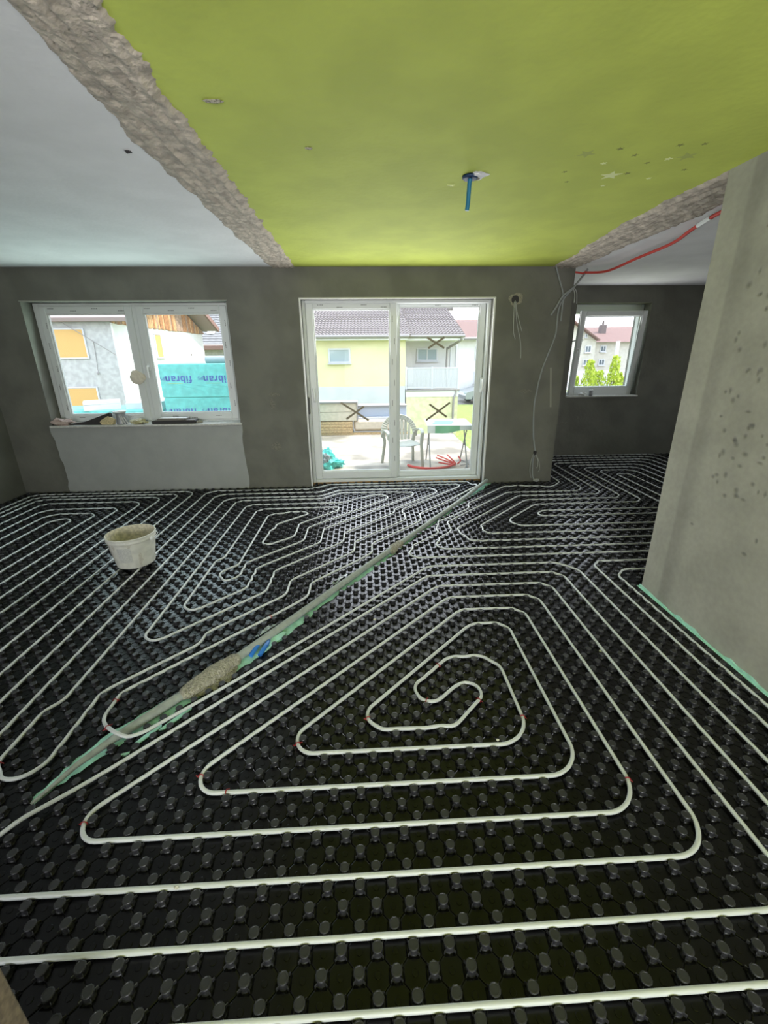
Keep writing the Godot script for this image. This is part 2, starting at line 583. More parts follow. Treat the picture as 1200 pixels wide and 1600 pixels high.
func knob_mesh() -> ArrayMesh:
	var mb := MB.new()
	var prof := [Vector2(0.0165, 0.0), Vector2(0.0142, 0.004), Vector2(0.0138, 0.015), Vector2(0.0154, 0.0205), Vector2(0.0160, 0.0235), Vector2(0.0146, 0.0259), Vector2(0.0122, 0.0265), Vector2(0.0116, 0.0256), Vector2(0.0, 0.0254)]
	mb.lathe(prof, 10, Vector3.ZERO, Basis(Vector3.UP, 0.3), false)
	for k in 4:
		var b := Basis(Vector3.UP, PI / 4 + k * PI / 2)
		mb.box(b * Vector3(0.0180, 0.0085, 0), Vector3(0.010, 0.013, 0.0022), 0.0008, b)
	return mb.mesh()

func plate_mesh() -> ArrayMesh:
	var mb := MB.new()
	var rings := []
	for s in [[0.0490, 0.0], [0.0478, 0.0030], [0.0445, 0.0038]]:
		var ring := []
		for k in 4:
			var a := k * PI / 2
			var tip: Vector2 = Vector2(cos(a), sin(a)) * s[0]
			var side := Vector2(-sin(a), cos(a))
			var cut := 0.0165
			var p: Vector2 = tip - Vector2(cos(a), sin(a)) * cut
			ring.append(Vector3(p.x - side.x * cut, s[1], p.y - side.y * cut))
			ring.append(Vector3(p.x + side.x * cut, s[1], p.y + side.y * cut))
		rings.append(ring)
	for i in 2:
		for k in 8:
			var k2 := (k + 1) % 8
			var mid: Vector3 = rings[0][k] + rings[0][k2]
			mb.poly([rings[i][k], rings[i][k2], rings[i + 1][k2], rings[i + 1][k]], mid.normalized() + Vector3.UP * (0.2 if i == 0 else 2.0))
	mb.poly(rings[2], Vector3.UP)
	mb.lathe([Vector2(0.0095, 0.0036), Vector2(0.0090, 0.0052), Vector2(0.0080, 0.0056), Vector2(0.0, 0.0055)], 8, Vector3.ZERO, Basis.IDENTITY, false)
	return mb.mesh()

func floor_build() -> void:
	var r := rng(31)
	var left := []
	var right := []
	for i in SLOT.size() - 1:
		var a := Vector2(SLOT[i][0], SLOT[i][1])
		var b := Vector2(SLOT[i + 1][0], SLOT[i + 1][1])
		var d := (b - a).normalized()
		var s := Vector2(-d.y, d.x)                # towards the right-hand side of the picture is -s here
		var steps := int(a.distance_to(b) / 0.03) + 1
		for k in steps:
			var t := float(k) / steps
			var p := a.lerp(b, t)
			left.append(p + s * (lerpf(SLOT[i][2], SLOT[i + 1][2], t) + r.randf_range(-0.006, 0.006)))
			right.append(p - s * (lerpf(SLOT[i][3], SLOT[i + 1][3], t) + r.randf_range(-0.009, 0.009)))
	right.reverse()
	slot_poly = PackedVector2Array(left + right)
	floor_poly = PackedVector2Array([Vector2(-4.17, 0.004), Vector2(-0.7, 0.004), Vector2(-0.7, -0.13), Vector2(1.455, -0.13), Vector2(1.455, 0.004), Vector2(2.34, 0.004), Vector2(2.34, -1.39), Vector2(5.99, -1.39), Vector2(5.99, 2.88), Vector2(2.31, 2.88), Vector2(2.31, 2.585), Vector2(1.888, 2.585), Vector2(1.888, 6.4), Vector2(-0.685, 6.4), Vector2(-0.685, 4.68), Vector2(-0.995, 4.68), Vector2(-0.995, 6.4), Vector2(-4.17, 6.4)])
	var mb := MB.new()
	mb.span(Vector3(-4.17, -0.066, 0.003), Vector3(1.905, -0.002, 4.68))
	single("insulation_board", mb, M.xps, "pale turquoise foam insulation showing in the slot beside the grey conduit", "insulation")
	mb = MB.new()
	mb.span(Vector3(2.34, -0.066, -1.395), Vector3(5.995, -0.002, 2.58))
	struct("floor", mb, M.xps, "pale foam insulation layer under the mat of the dark back corner")
	# the thin upstand left along the pitted wall
	mb = MB.new()
	var up := PackedVector2Array([Vector2(2.6, -0.005)])
	for k in 60:
		var t := k / 59.0
		up.append(Vector2(2.6 + 2.6 * t, 0.005 + r.randf_range(-0.006, 0.004) + (0.010 if k % 9 < 4 else 0.0)))
	up.append(Vector2(5.2, -0.005))
	mb.prism(up, 0.010, Transform3D(Basis(Vector3(0, 0, 1), Vector3(0, 1, 0), Vector3(-1, 0, 0)), Vector3(1.9105, 0, 0)))
	single("edge_strip", mb, M.xps, "torn turquoise edge strip along the foot of the pitted wall on the right", "edge strip")
	# the mat itself
	var t_mat := thing("knob_mat", "black plastic underfloor heating mat covered with rows of round knobs", "floor mat")
	mb = MB.new()
	for poly in Geometry2D.clip_polygons(floor_poly, slot_poly):
		var id := Geometry2D.triangulate_polygon(poly)
		for i in range(0, id.size(), 3):
			mb.poly([Vector3(poly[id[i]].x, 0.0, poly[id[i]].y), Vector3(poly[id[i + 1]].x, 0.0, poly[id[i + 1]].y), Vector3(poly[id[i + 2]].x, 0.0, poly[id[i + 2]].y)], Vector3.UP)
		for i in poly.size():
			var p: Vector2 = poly[i]
			var q: Vector2 = poly[(i + 1) % poly.size()]
			var e := (q - p).orthogonal()
			mb.poly([Vector3(p.x, 0, p.y), Vector3(q.x, 0, q.y), Vector3(q.x, -0.003, q.y), Vector3(p.x, -0.003, p.y)], Vector3(e.x, 0, e.y))
	part("sheet", mb, M.black, t_mat)
	var knobs := []
	var plates := []
	for j in range(-113, 44):
		for i in range(-84, 120):
			var p := L(i, j)
			var p2 := Vector2(p.x, p.z)
			if not Geometry2D.is_point_in_polygon(p2, floor_poly):
				continue
			var near := slot_distance(p.x, p.z)
			if near < 0.2 and Geometry2D.is_point_in_polygon(p2, slot_poly):
				continue
			var edge := 1e9
			for e in floor_poly.size():
				edge = minf(edge, Geometry2D.get_closest_point_to_segment(p2, floor_poly[e], floor_poly[(e + 1) % floor_poly.size()]).distance_to(p2))
			if (i + j) % 2 == 0:
				if edge > 0.018:
					knobs.append([p.distance_to(Vector3(0, 1.57, 5.18)) + (0.0 if p.z < 4.9 else 100.0), Transform3D(Basis(Vector3.UP, r.randi_range(0, 3) * PI / 2), p)])
			elif edge > 0.047:
				var ok := true
				for c in [Vector2(0.04, 0), Vector2(-0.04, 0), Vector2(0, 0.04), Vector2(0, -0.04)]:
					if near < 0.2 and Geometry2D.is_point_in_polygon(p2 + c, slot_poly):
						ok = false
				if ok:
					plates.append(Transform3D(Basis.IDENTITY, p))
	stuff("sheet_relief", plate_mesh(), M.black, plates, t_mat)
	knobs.sort_custom(func(a: Array, b: Array) -> bool: return a[0] < b[0])
	var km := knob_mesh()
	var rest := []
	for k in knobs.size():
		if k < 300:
			var o := part("knob", km, M.knob, t_mat)
			o.transform = knobs[k][1]
		else:
			rest.append(knobs[k][1])
	stuff("far_knobs", km, M.knob, rest, t_mat)

# a corner path in lattice units, its corners rounded with the given radius
func rounded(pts: Array, rad: float) -> Array:
	var out := [pts[0]]
	for i in range(1, pts.size() - 1):
		var p: Vector2 = pts[i]
		var a: Vector2 = (pts[i - 1] - p)
		var b: Vector2 = (pts[i + 1] - p)
		var ang := absf(a.angle_to(b))
		var t := (rad if ang < 1.3 else maxf(rad, 2.9)) / maxf(tan(ang * 0.5), 0.05)
		t = minf(t, minf(a.length(), b.length()) * 0.49)
		var rr := t * tan(ang * 0.5)
		a = a.normalized()
		b = b.normalized()
		if ang > 3.05:
			out.append(p)
			continue
		var c := p + (a + b).normalized() * (rr / sin(ang * 0.5))
		var s := (p + a * t) - c
		var e := (p + b * t) - c
		var sweep := s.angle_to(e)
		var n := maxi(3, int(absf(sweep) * rr / 0.3))
		for k in n + 1:
			out.append(c + s.rotated(sweep * k / n))
	out.append(pts[pts.size() - 1])
	return out

# lattice corners to a laid pipe: sampled, pushed clear of the knobs, lifted over the conduit
func laid(pts: Array, rad := 1.5, step := 0.35) -> Array:
	var c := Curve2D.new()
	c.bake_interval = step
	for p in rounded(pts, rad):
		c.add_point(p)
	var total := c.get_baked_length()
	var n := int(total / step)
	var q := []
	for k in n + 1:
		q.append(c.sample_baked(total * k / n))
	var q0 := q.duplicate()
	for round_ in 8:
		for k in q.size():
			var p: Vector2 = q[k]
			for di in range(-1, 2):
				for dj in range(-1, 2):
					var g := Vector2(roundf(p.x) + di, roundf(p.y) + dj)
					if (int(g.x) + int(g.y)) % 2 != 0:
						continue
					var d := p - g
					if d.length() < 0.485 and d.length() > 0.001:
						p = p.lerp(g + d.normalized() * 0.485, 0.7)
			q[k] = p - q0[k]
		var s := q.duplicate()
		for k in range(1, q.size() - 1):
			s[k] = (q[k - 1] + q[k] * 2.0 + q[k + 1]) * 0.25
		for k in q.size():
			q[k] = s[k] + q0[k]
	var out := []
	for p in q:
		var w := L(p.x, p.y, 0.0195)
		var d := slot_distance(w.x, w.z)
		w.y += 0.036 * (1.0 - smoothstep(0.015, 0.13, d))
		out.append(w)
	return out

func v2(a: Array) -> Array:
	var out := []
	for i in range(0, a.size(), 2):
		out.append(Vector2(a[i], a[i + 1]))
	return out

func clip_at(t: Node3D, path: Array, p: Vector2) -> void:       # a red wire tie round the pipe at the sample nearest to a lattice point
	var w := L(p.x, p.y)
	var k := 1
	for i in range(1, path.size() - 1):
		if Vector2(path[i].x - w.x, path[i].z - w.z).length() < Vector2(path[k].x - w.x, path[k].z - w.z).length():
			k = i
	var c: Vector3 = path[k]
	var d: Vector3 = (path[k + 1] - path[k - 1]).normalized()
	var s := d.cross(Vector3.UP).normalized()
	var mb := MB.new()
	var ring := []
	for i in 15:
		var a := TAU * i / 14.0
		ring.append(c + s * cos(a) * 0.0105 + Vector3.UP * sin(a) * 0.0105 + d * 0.002 * sin(a * 0.5))
	mb.tube(ring, 0.0021, 6)
	mb.tube([c - s * 0.010, c - s * 0.014 + Vector3(0, 0.003, 0), c - s * 0.019 + d * 0.004 + Vector3(0, 0.004, 0)], 0.002, 5)
	mb.tube([c + s * 0.010, c + s * 0.014 + Vector3(0, -0.002, 0), c + s * 0.018 - d * 0.005 + Vector3(0, -0.004, 0)], 0.002, 5)
	part("red_tie", mb, M.red, t, "dark red wire tie on the bend")

func pipe(label: String, pts: Array, ties := [], rad := 1.5) -> void:
	var path := laid(pts, rad)
	var t := thing("heating_pipe", label, "heating pipe", Vector3.ZERO, 0.0)
	var mb := MB.new()
	mb.tube(path, 0.0080, 10)
	part("tube", mb, M.pipe, t)
	for p in v2(ties):
		clip_at(t, path, p)

func pipes() -> void:
	# left field: seven loops inside one another, laid as one run
	var a := []
	var left := [-80.5, -78.5, -76.5, -73.5, -70.5, -67.5, -64.5]
	var right := [-42.5, -45.5, -48.5, -51.5, -54.5, -57.5, -60.5]
	var top := [-81.5, -79.5, -77.5, -74.5, -70.5, -67.5, -64.5]
	for k in 7:
		var s: Array = [left[k], right[k]] if k % 2 == 0 else [right[k], left[k]]
		var low := -6.5 + 3.0 * (k % 2) if k < 6 else -4.5
		var lo_in: float = -8.5 if k == 0 else (-8.5 - 2.0 * ((k - 1) / 2))
		var lo_out: float = -8.5 - 2.0 * (k / 2)
		a += [Vector2(s[0], lo_in), Vector2(s[0], top[k]), Vector2(s[1], top[k]), Vector2(s[1], lo_out)]
	pipe("white heating pipe in nested loops under the plaster bucket at the far left", a, [], 2.6)
	# middle field: a double spiral that folds back on itself before the sliding door
	pipe("white heating pipe in the stepped double spiral left of the grey conduit", v2([
		-36.5, 1.5, -36.5, -78.5, -12.5, -78.5, -8.6, -82.4, 22.6, -82.4, 20.8, -79.8, 5.9, -64.9, 6.3, -59.3, -3.4, -49.6, -3.5, -45.5, -12.5, -36.5, -12.5, -32.5, -20.5, -24.5, -20.5, -22.5,
		-27.4, -15.6, -27.4, -6.5, -31.5, -6.5, -31.5, -13.4, -30.5, -14.6, -30.5, -73.5, -11.5, -73.5, -7.6, -77.4, 10.3, -76.9, 8.9, -73.9, -9.4, -55.6, -9.5, -49.5, -18.1, -40.9, -18.2, -34.8,
		-25.5, -27.5, -25.5, -43.4, -24.5, -44.6, -24.5, -67.5, -6.7, -67.7, -7.4, -65.6, -14.4, -58.6, -14.4, -52.4, -19.9, -48.0, -19.4, -53.2, -18.8, -58.6, -13.2, -64.1, -14.6, -65.3, -21.5, -64.6,
		-21.5, -42.3, -23.9, -39.6, -21.9, -36.3, -20.3, -38.2, -20.3, -42.7, -12.5, -50.5, -12.4, -56.6, 3.6, -72.6, 3.2, -75.4, 0.2, -75.4, -6.8, -70.4, -27.5, -70.5, -27.6, -21.3, -15.3, -33.7, -15.2, -39.8,
		-5.5, -49.5, -5.4, -53.6, 4.2, -63.2, 4.4, -65.4, 14.9, -75.9, 15.3, -79.6, -8.0, -79.6, -12.2, -75.4, -33.5, -75.5, -33.5, 1.5]), [-31.4, -8.0], 1.5)
	# the run from the far edge of that field, round the near end of the conduit and into the front field
	pipe("white heating pipe that crosses over the near end of the grey conduit", v2([
		-39.5, 1.5, -39.5, -81.4, -15.1, -81.0, -11.2, -84.6, 24.4, -84.9, 25.6, -78.6, 9.4, -62.4, 9.2, -58.2, -0.5, -48.5, -0.6, -44.4, -9.3, -35.7, -9.5, -31.5, -25.4, -15.4, -25.6, -11.6, -22.0, -9.0, 8.0, -39.5, 28.6, -39.5, 30.5, -36.8, 30.5, 22.5]), [-24.6, -14.4, -23.9, -11.1, -13.6, -27.4])
	# front field: one double spiral
	pipe("white heating pipe in the big double spiral in the foreground", v2([
		-34.0, 4.5, 24.5, 4.5, 24.5, -33.5, 8.5, -33.5, -23.6, -1.5, 18.5, -1.5, 18.5, -27.5, 10.5, -27.5, -9.6, -7.5, 12.5, -7.5, 12.5, -18.7, 7.3, -18.7, 3.0, -14.6, 3.5, -12.9, 4.4, -12.4, 5.5, -12.8, 7.3, -14.4,
		8.5, -14.9, 9.5, -14.2, 9.5, -12.9, 6.6, -9.9, 3.5, -9.5, 0.0, -9.6, -1.3, -10.4, -1.5, -11.8, 11.1, -24.4, 15.5, -24.4, 15.5, -4.5, -16.6, -4.5, 9.5, -30.5, 21.5, -30.5, 21.5, 1.5, -30.5, 1.5, 7.5, -36.5, 27.5, -36.5, 27.5, 7.5, -34.0, 7.5]),
		[-21.4, -2.6, 18.4, -3.9, -14.4, -5.9, -12.0, -4.6, -7.6, -8.5, -1.4, -10.8, 4.0, -12.5, 12.2, -10.2, 9.5, -12.2, 5.9, -17.5], 1.5)
	# right field and the dark back corner
	pipe("white heating pipe that zigzags from the pitted wall into the dark back corner", v2([
		33.5, 22.5, 33.5, -39.5, 62.0, -39.5, 62.0, -42.5, 5.6, -42.5, 6.0, -46.4, 11.8, -52.2, 12.0, -56.6, 20.3, -65.0, 21.0, -68.2, 32.4, -79.8, 36.5, -80.2, 44.0, -78.6, 47.5, -82.5, 47.5, -107.5, 87.5, -107.5, 87.5, -62.0,
		84.5, -62.0, 84.5, -104.5, 50.5, -104.5, 50.5, -75.0, 31.6, -75.0, 14.0, -57.2, 14.1, -52.7, 10.6, -48.6, 11.0, -45.3, 65.5, -45.3, 65.5, -48.3, 16.4, -48.2, 15.6, -54.2, 33.2, -72.2, 53.5, -72.2, 53.5, -101.5, 81.5, -101.5, 81.5, -62.0,
		78.5, -62.0, 78.5, -98.5, 56.5, -98.5, 56.5, -69.2, 33.8, -69.2, 20.0, -55.0, 20.0, -51.3, 68.5, -51.3, 68.5, -54.7, 26.8, -54.7, 26.8, -58.2, 34.6, -66.1, 59.5, -66.1, 59.5, -95.5, 75.5, -95.5, 75.5, -59.2, 33.6, -59.2, 33.6, -62.3, 62.5, -62.3, 62.5, -92.5, 72.5, -92.5, 72.5, -66.0, 69.0, -66.0, 69.0, -88.8, 65.5, -88.8, 65.5, -66.0]), [], 1.3)
	pipe("white heating pipe running closest along the foot of the pitted wall", v2([35.7, 22.5, 35.3, -36.7, 60.0, -36.6]), [], 1.5)
	pipe("white heating pipe along the far wall of the dark back corner", v2([44.5, -86.0, 47.0, -110.5, 90.5, -110.5, 90.5, -62.0]), [], 1.5)

# four bars round a rectangle; the two stiles run through
func frame_bars(mb: MB, x0: float, x1: float, y0: float, y1: float, w: float, z0: float, z1: float, bevel := 0.006, wb := -1.0) -> void:
	var b := w if wb < 0.0 else wb
	mb.span(Vector3(x0, y0, z0), Vector3(x0 + w, y1, z1), bevel)
	mb.span(Vector3(x1 - w, y0, z0), Vector3(x1, y1, z1), bevel)
	mb.span(Vector3(x0 + w, y0, z0), Vector3(x1 - w, y0 + b, z1), bevel)
	mb.span(Vector3(x0 + w, y1 - w, z0), Vector3(x1 - w, y1, z1), bevel)

# one glazed leaf: stiles and rails round the glass, a bead and a pane
func leaf(called: String, parent: Node3D, g: Array, side: float, top: float, bottom: float, z0: float, z1: float) -> MeshInstance3D:
	var mb := MB.new()
	mb.span(Vector3(g[0] - side, g[2] - bottom, z0), Vector3(g[0], g[3] + top, z1), 0.007)
	mb.span(Vector3(g[1], g[2] - bottom, z0), Vector3(g[1] + side, g[3] + top, z1), 0.007)
	mb.span(Vector3(g[0], g[2] - bottom, z0), Vector3(g[1], g[2], z1), 0.007)
	mb.span(Vector3(g[0], g[3], z0), Vector3(g[1], g[3] + top, z1), 0.007)
	var o := part(called, mb, M.frame, parent)
	mb = MB.new()
	frame_bars(mb, g[0] - 0.004, g[1] + 0.004, g[2] - 0.004, g[3] + 0.004, 0.016, z0 + 0.02, z1 - 0.012, 0.005)
	part("glazing_bead", mb, M.frame, o)
	mb = MB.new()
	mb.span(Vector3(g[0] + 0.002, g[2] + 0.002, z0 + 0.027), Vector3(g[1] - 0.002, g[3] - 0.002, z0 + 0.031))
	part("pane", mb, M.glass, o)
	return o

# the broken grey lettering on the protective film, too small to read
func film_marks(parent: Node3D, bars: Array, s: int) -> void:
	var r := rng(s)
	var mb := MB.new()
	for b in bars:              # x0, y0, x1, y1, z
		var a := Vector2(b[0], b[1])
		var e := Vector2(b[2], b[3])
		var n := int(a.distance_to(e) / 0.21)
		for k in n:
			var p := a.lerp(e, (k + 0.5 + r.randf_range(-0.1, 0.1)) / n)
			var up := absf(e.y - a.y) > absf(e.x - a.x)
			var off := (0.012 if k % 2 == 0 else -0.012)
			for q in 4:
				var t := (q - 1.5) * 0.017
				var c := Vector3(p.x + (off if up else t), p.y + (t if up else off), b[4])
				mb.box(c, Vector3(0.007 if up else 0.012, 0.012 if up else 0.007, 0.0012))
	var o := part("film_print", mb, M.print, parent)
	o.set_meta("kind", "stuff")

func lever(parent: Node3D, x: float, y: float, z: float, m: Material, called := "handle") -> void:
	var mb := MB.new()
	mb.box(Vector3(x, y, z + 0.006), Vector3(0.032, 0.075, 0.012), 0.004)
	mb.tube([Vector3(x, y + 0.012, z + 0.01), Vector3(x, y + 0.012, z + 0.045), Vector3(x, y - 0.002, z + 0.055), Vector3(x, y - 0.05, z + 0.055), Vector3(x, y - 0.118, z + 0.052)], [0.011, 0.011, 0.012, 0.011, 0.009], 10)
	part(called, mb, m, parent)

func windows() -> void:
	# the double window
	var w1 := thing("window_1", "white double window in the left of the back wall with a lump of foam on its middle post", "window")
	w1.set_meta("kind", "structure")
	var mb := MB.new()
	frame_bars(mb, -3.652, -1.498, 0.818, 2.130, 0.058, -0.24, -0.165)
	mb.span(Vector3(-2.60, 0.87, -0.24), Vector3(-2.535, 2.08, -0.165), 0.006)
	part("window_frame", mb, M.frame, w1)
	var s1 := leaf("sash", w1, [-3.515, -2.667, 0.915, 2.020], 0.080, 0.080, 0.082, -0.215, -0.150)
	var s2 := leaf("sash", w1, [-2.468, -1.628, 0.922, 2.020], 0.080, 0.080, 0.082, -0.215, -0.150)
	film_marks(s1, [[-3.59, 2.06, -2.6, 2.06, -0.1495], [-3.55, 0.9, -3.55, 2.02, -0.1495], [-3.5, 0.872, -2.7, 0.872, -0.1495]], 2)
	film_marks(s2, [[-2.54, 2.06, -1.55, 2.06, -0.1495], [-1.588, 0.9, -1.588, 2.02, -0.1495], [-2.46, 0.872, -1.64, 0.872, -0.1495]], 3)
	lever(s2, -2.508, 1.448, -0.150, M.white)
	mb = MB.new()
	blob(mb, Vector3(-2.66, 1.335, -0.150), Vector3(0.085, 0.075, 0.05), 5, 0.13)
	single("foam_lump", mb, M.mortar_pale, "beige lump of dried foam on the post of the double window left of its handle", "foam")
	# the sliding door
	var d1 := thing("door_1", "white framed sliding glass door of two leaves between the room and the terrace", "door")
	d1.set_meta("kind", "structure")
	mb = MB.new()
	frame_bars(mb, -0.701, 1.458, 0.012, 2.1445, 0.036, -0.30, -0.12, 0.006, 0.045)
	part("door_frame", mb, M.frame, d1)
	var l2 := leaf("fixed_leaf", d1, [0.403, 1.347, 0.118, 2.083], 0.070, 0.040, 0.062, -0.255, -0.195)
	var l1 := leaf("sliding_leaf", d1, [-0.580, 0.291, 0.158, 2.050], 0.083, 0.062, 0.095, -0.185, -0.125)
	film_marks(l1, [[-0.64, 2.082, 0.36, 2.082, -0.1245], [0.332, 0.2, 0.332, 2.04, -0.1245]], 4)
	film_marks(l2, [[0.5, 2.104, 1.38, 2.104, -0.1945]], 6)
	mb = MB.new()
	for x in [-0.60, 0.20]:
		frame_bars(mb, x - 0.05, x + 0.16, 0.075, 0.125, 0.007, -0.127, -0.123, 0.001)
	mb.box(Vector3(-0.15, 0.105, -0.124), Vector3(0.03, 0.03, 0.004), 0.001)
	part("fitting", mb, M.frame, l1)
	mb = MB.new()
	mb.tube([Vector3(-0.622, 1.18, -0.122), Vector3(-0.622, 1.18, -0.09), Vector3(-0.618, 1.10, -0.08), Vector3(-0.618, 1.03, -0.09), Vector3(-0.618, 1.03, -0.122)], 0.011, 8)
	part("handle", mb, M.white, l1)
	mb = MB.new()
	mb.box(Vector3(-0.692, 0.99, -0.09), Vector3(0.03, 0.20, 0.045), 0.008)
	part("strike_plate", mb, M.print, d1)
	mb = MB.new()
	mb.box(Vector3(1.395, 1.20, -0.112), Vector3(0.036, 0.17, 0.03), 0.008)
	mb.box(Vector3(1.398, 1.20, -0.085), Vector3(0.022, 0.14, 0.03), 0.008)
	part("handle", mb, M.white, d1)
	mb = MB.new()
	mb.span(Vector3(-0.70, -0.02, -0.16), Vector3(1.455, 0.022, -0.10), 0.004)
	struct("trim_4", mb, M.timber, "narrow bare timber strip under the sliding door")
	# white plaster beads round the door opening
	mb = MB.new()
	mb.span(Vector3(-0.712, 0.0, -0.02), Vector3(-0.694, 2.150, 0.004), 0.003)
	mb.span(Vector3(1.452, 0.0, -0.02), Vector3(1.472, 2.150, 0.004), 0.003)
	mb.span(Vector3(-0.712, 2.1405, -0.02), Vector3(1.472, 2.157, 0.004), 0.003)
	struct("trim_5", mb, M.white_trim, "thin white edge bead round the opening of the sliding door")
	mb = MB.new()
	mb.span(Vector3(-3.668, 2.1275, -0.02), Vector3(-1.484, 2.1415, 0.004), 0.003)
	struct("trim_6", mb, M.plaster_light, "thin pale edge bead over the double window")
	# brown tape crosses on the glass
	cross("tape_cross", "brown tape cross high on the right door pane before the grey house window", Vector3(0.853, 1.690, -0.221), [Vector2(-0.115, 0.058), Vector2(0.095, -0.062), Vector2(-0.1, -0.062), Vector2(0.092, 0.058)])
	cross("tape_cross", "brown tape cross low on the right door pane above the white table", Vector3(0.9, 0.888, -0.221), [Vector2(-0.115, 0.084), Vector2(0.105, -0.075), Vector2(-0.155, -0.115), Vector2(0.14, 0.1)])
	cross("tape_cross", "brown tape cross on the left door pane before the wooden planter", Vector3(-0.14, 0.905, -0.151), [Vector2(-0.17, 0.11), Vector2(0.165, -0.11), Vector2(-0.11, -0.09), Vector2(0.11, 0.06)])
	added_windows()
	# the small tilted window
	var w2 := thing("window_2", "small white window tilted inwards in the dark back corner", "window")
	w2.set_meta("kind", "structure")
	mb = MB.new()
	frame_bars(mb, 3.052, 4.153, 0.917, 2.228, 0.055, -1.66, -1.575)
	mb.span(Vector3(3.10, 2.10, -1.66), Vector3(4.11, 2.18, -1.575), 0.006)
	part("window_frame", mb, M.frame, w2)



	var s3 := leaf("sash", w2, [0.072, 0.915, 0.128, 1.135], 0.072, 0.070, 0.125, -0.065, 0.0)

	s3.position = Vector3(3.135, 0.925, -1.50)
	s3.rotation.x = 0.083
	lever(s3, 0.03, 0.66, 0.0, M.white)
	mb = MB.new()
	mb.tube([Vector3(3.12, 1.72, -1.56), Vector3(3.20, 1.74, -1.48), Vector3(3.24, 1.735, -1.46)], 0.008, 6)
	part("tilt_stay", mb, M.print, w2)
	mb = MB.new()
	mb.box(Vector3(3.602, 0.925, -1.44), Vector3(1.12, 0.022, 0.16), 0.005)
	part("sill", mb, M.off_white, w2)
	mb = MB.new()
	blob(mb, Vector3(3.29, 0.958, -1.37), Vector3(0.060, 0.028, 0.03), 9, 0.4)
	single("crumpled_paper", mb, M.white, "crumpled white paper on the sill of the small tilted window", "paper")
	var cup := thing("paper_cup", "small dented grey cup with a white top on the sill of the small window", "cup", Vector3(3.415, 0.936, -1.36))
	mb = MB.new()
	mb.lathe([Vector2(0.0, 0.0), Vector2(0.028, 0.0), Vector2(0.030, 0.03), Vector2(0.026, 0.05), Vector2(0.032, 0.075), Vector2(0.0, 0.075)], 12)
	part("body", mb, M.grey_tin, cup)
	mb = MB.new()
	blob(mb, Vector3(0, 0.085, 0), Vector3(0.026, 0.016, 0.024), 4, 0.3)
	part("foam_top", mb, M.white, cup)

func added_windows() -> void:  # three unseen windows, added as sources for the fill lights
	for k in 2:
		var w := thing("window_%d" % (k + 3), "added white window, unseen, in the wall behind the viewer, " + ["the wider one", "the one on the left side"][k], "window")
		w.set_meta("kind", "structure")
		var x0: float = [-0.6, -3.5][k]
		var x1: float = [1.4, -1.7][k]
		var mb := MB.new()
		frame_bars(mb, x0, x1, 0.6, 1.95, 0.07, 7.95, 8.02)
		part("window_frame", mb, M.frame, w)
		mb = MB.new()
		mb.span(Vector3(x0 + 0.06, 0.66, 7.98), Vector3(x1 - 0.06, 1.89, 7.985))
		part("pane", mb, M.glass, w)
	var s := thing("window_5", "added white window, unseen, in the side wall of the room behind the pitted wall", "window")
	s.set_meta("kind", "structure")
	var mb2 := MB.new()
	for z in [0.235, 1.565]:
		mb2.span(Vector3(6.15, 0.8, z - 0.035), Vector3(6.22, 2.0, z + 0.035), 0.006)
	for y in [0.835, 1.965]:
		mb2.span(Vector3(6.15, y - 0.035, 0.27), Vector3(6.22, y + 0.035, 1.53), 0.006)
	part("window_frame", mb2, M.frame, s)
	mb2 = MB.new()
	mb2.span(Vector3(6.18, 0.86, 0.26), Vector3(6.185, 1.94, 1.54))
	part("pane", mb2, M.glass, s)

func cross(called: String, label: String, at: Vector3, p: Array) -> void:
	var t := thing(called, label, "tape", at, 0.0, "brown tape crosses on the sliding door")
	for k in 2:
		var a: Vector2 = p[2 * k]
		var b: Vector2 = p[2 * k + 1]
		var mb := MB.new()
		var c := (a + b) * 0.5
		mb.box(Vector3(c.x, c.y, 0.001 + 0.0012 * k), Vector3(a.distance_to(b), 0.024, 0.0014), 0.0, Basis(Vector3(0, 0, 1), (b - a).angle()))
		part("strip", mb, M.tape, t)

# a lumpy ball
func blob(mb: MB, c: Vector3, rad: Vector3, s: int, rough: float, fine := 2.0) -> void:
	var f := FastNoiseLite.new()
	f.seed = s
	f.frequency = 0.5 * fine
	f.fractal_octaves = 3
	mb.grid(func(u: float, v: float) -> Vector3:
		var a := u * TAU
		var e := (v - 0.5) * PI
		var d := Vector3(cos(a) * cos(e), sin(e), sin(a) * cos(e))
		return c + d * rad * (1.0 + rough * 2.0 * f.get_noise_3d(d.x, d.y, d.z)), 22, 12, Vector3.UP, false)

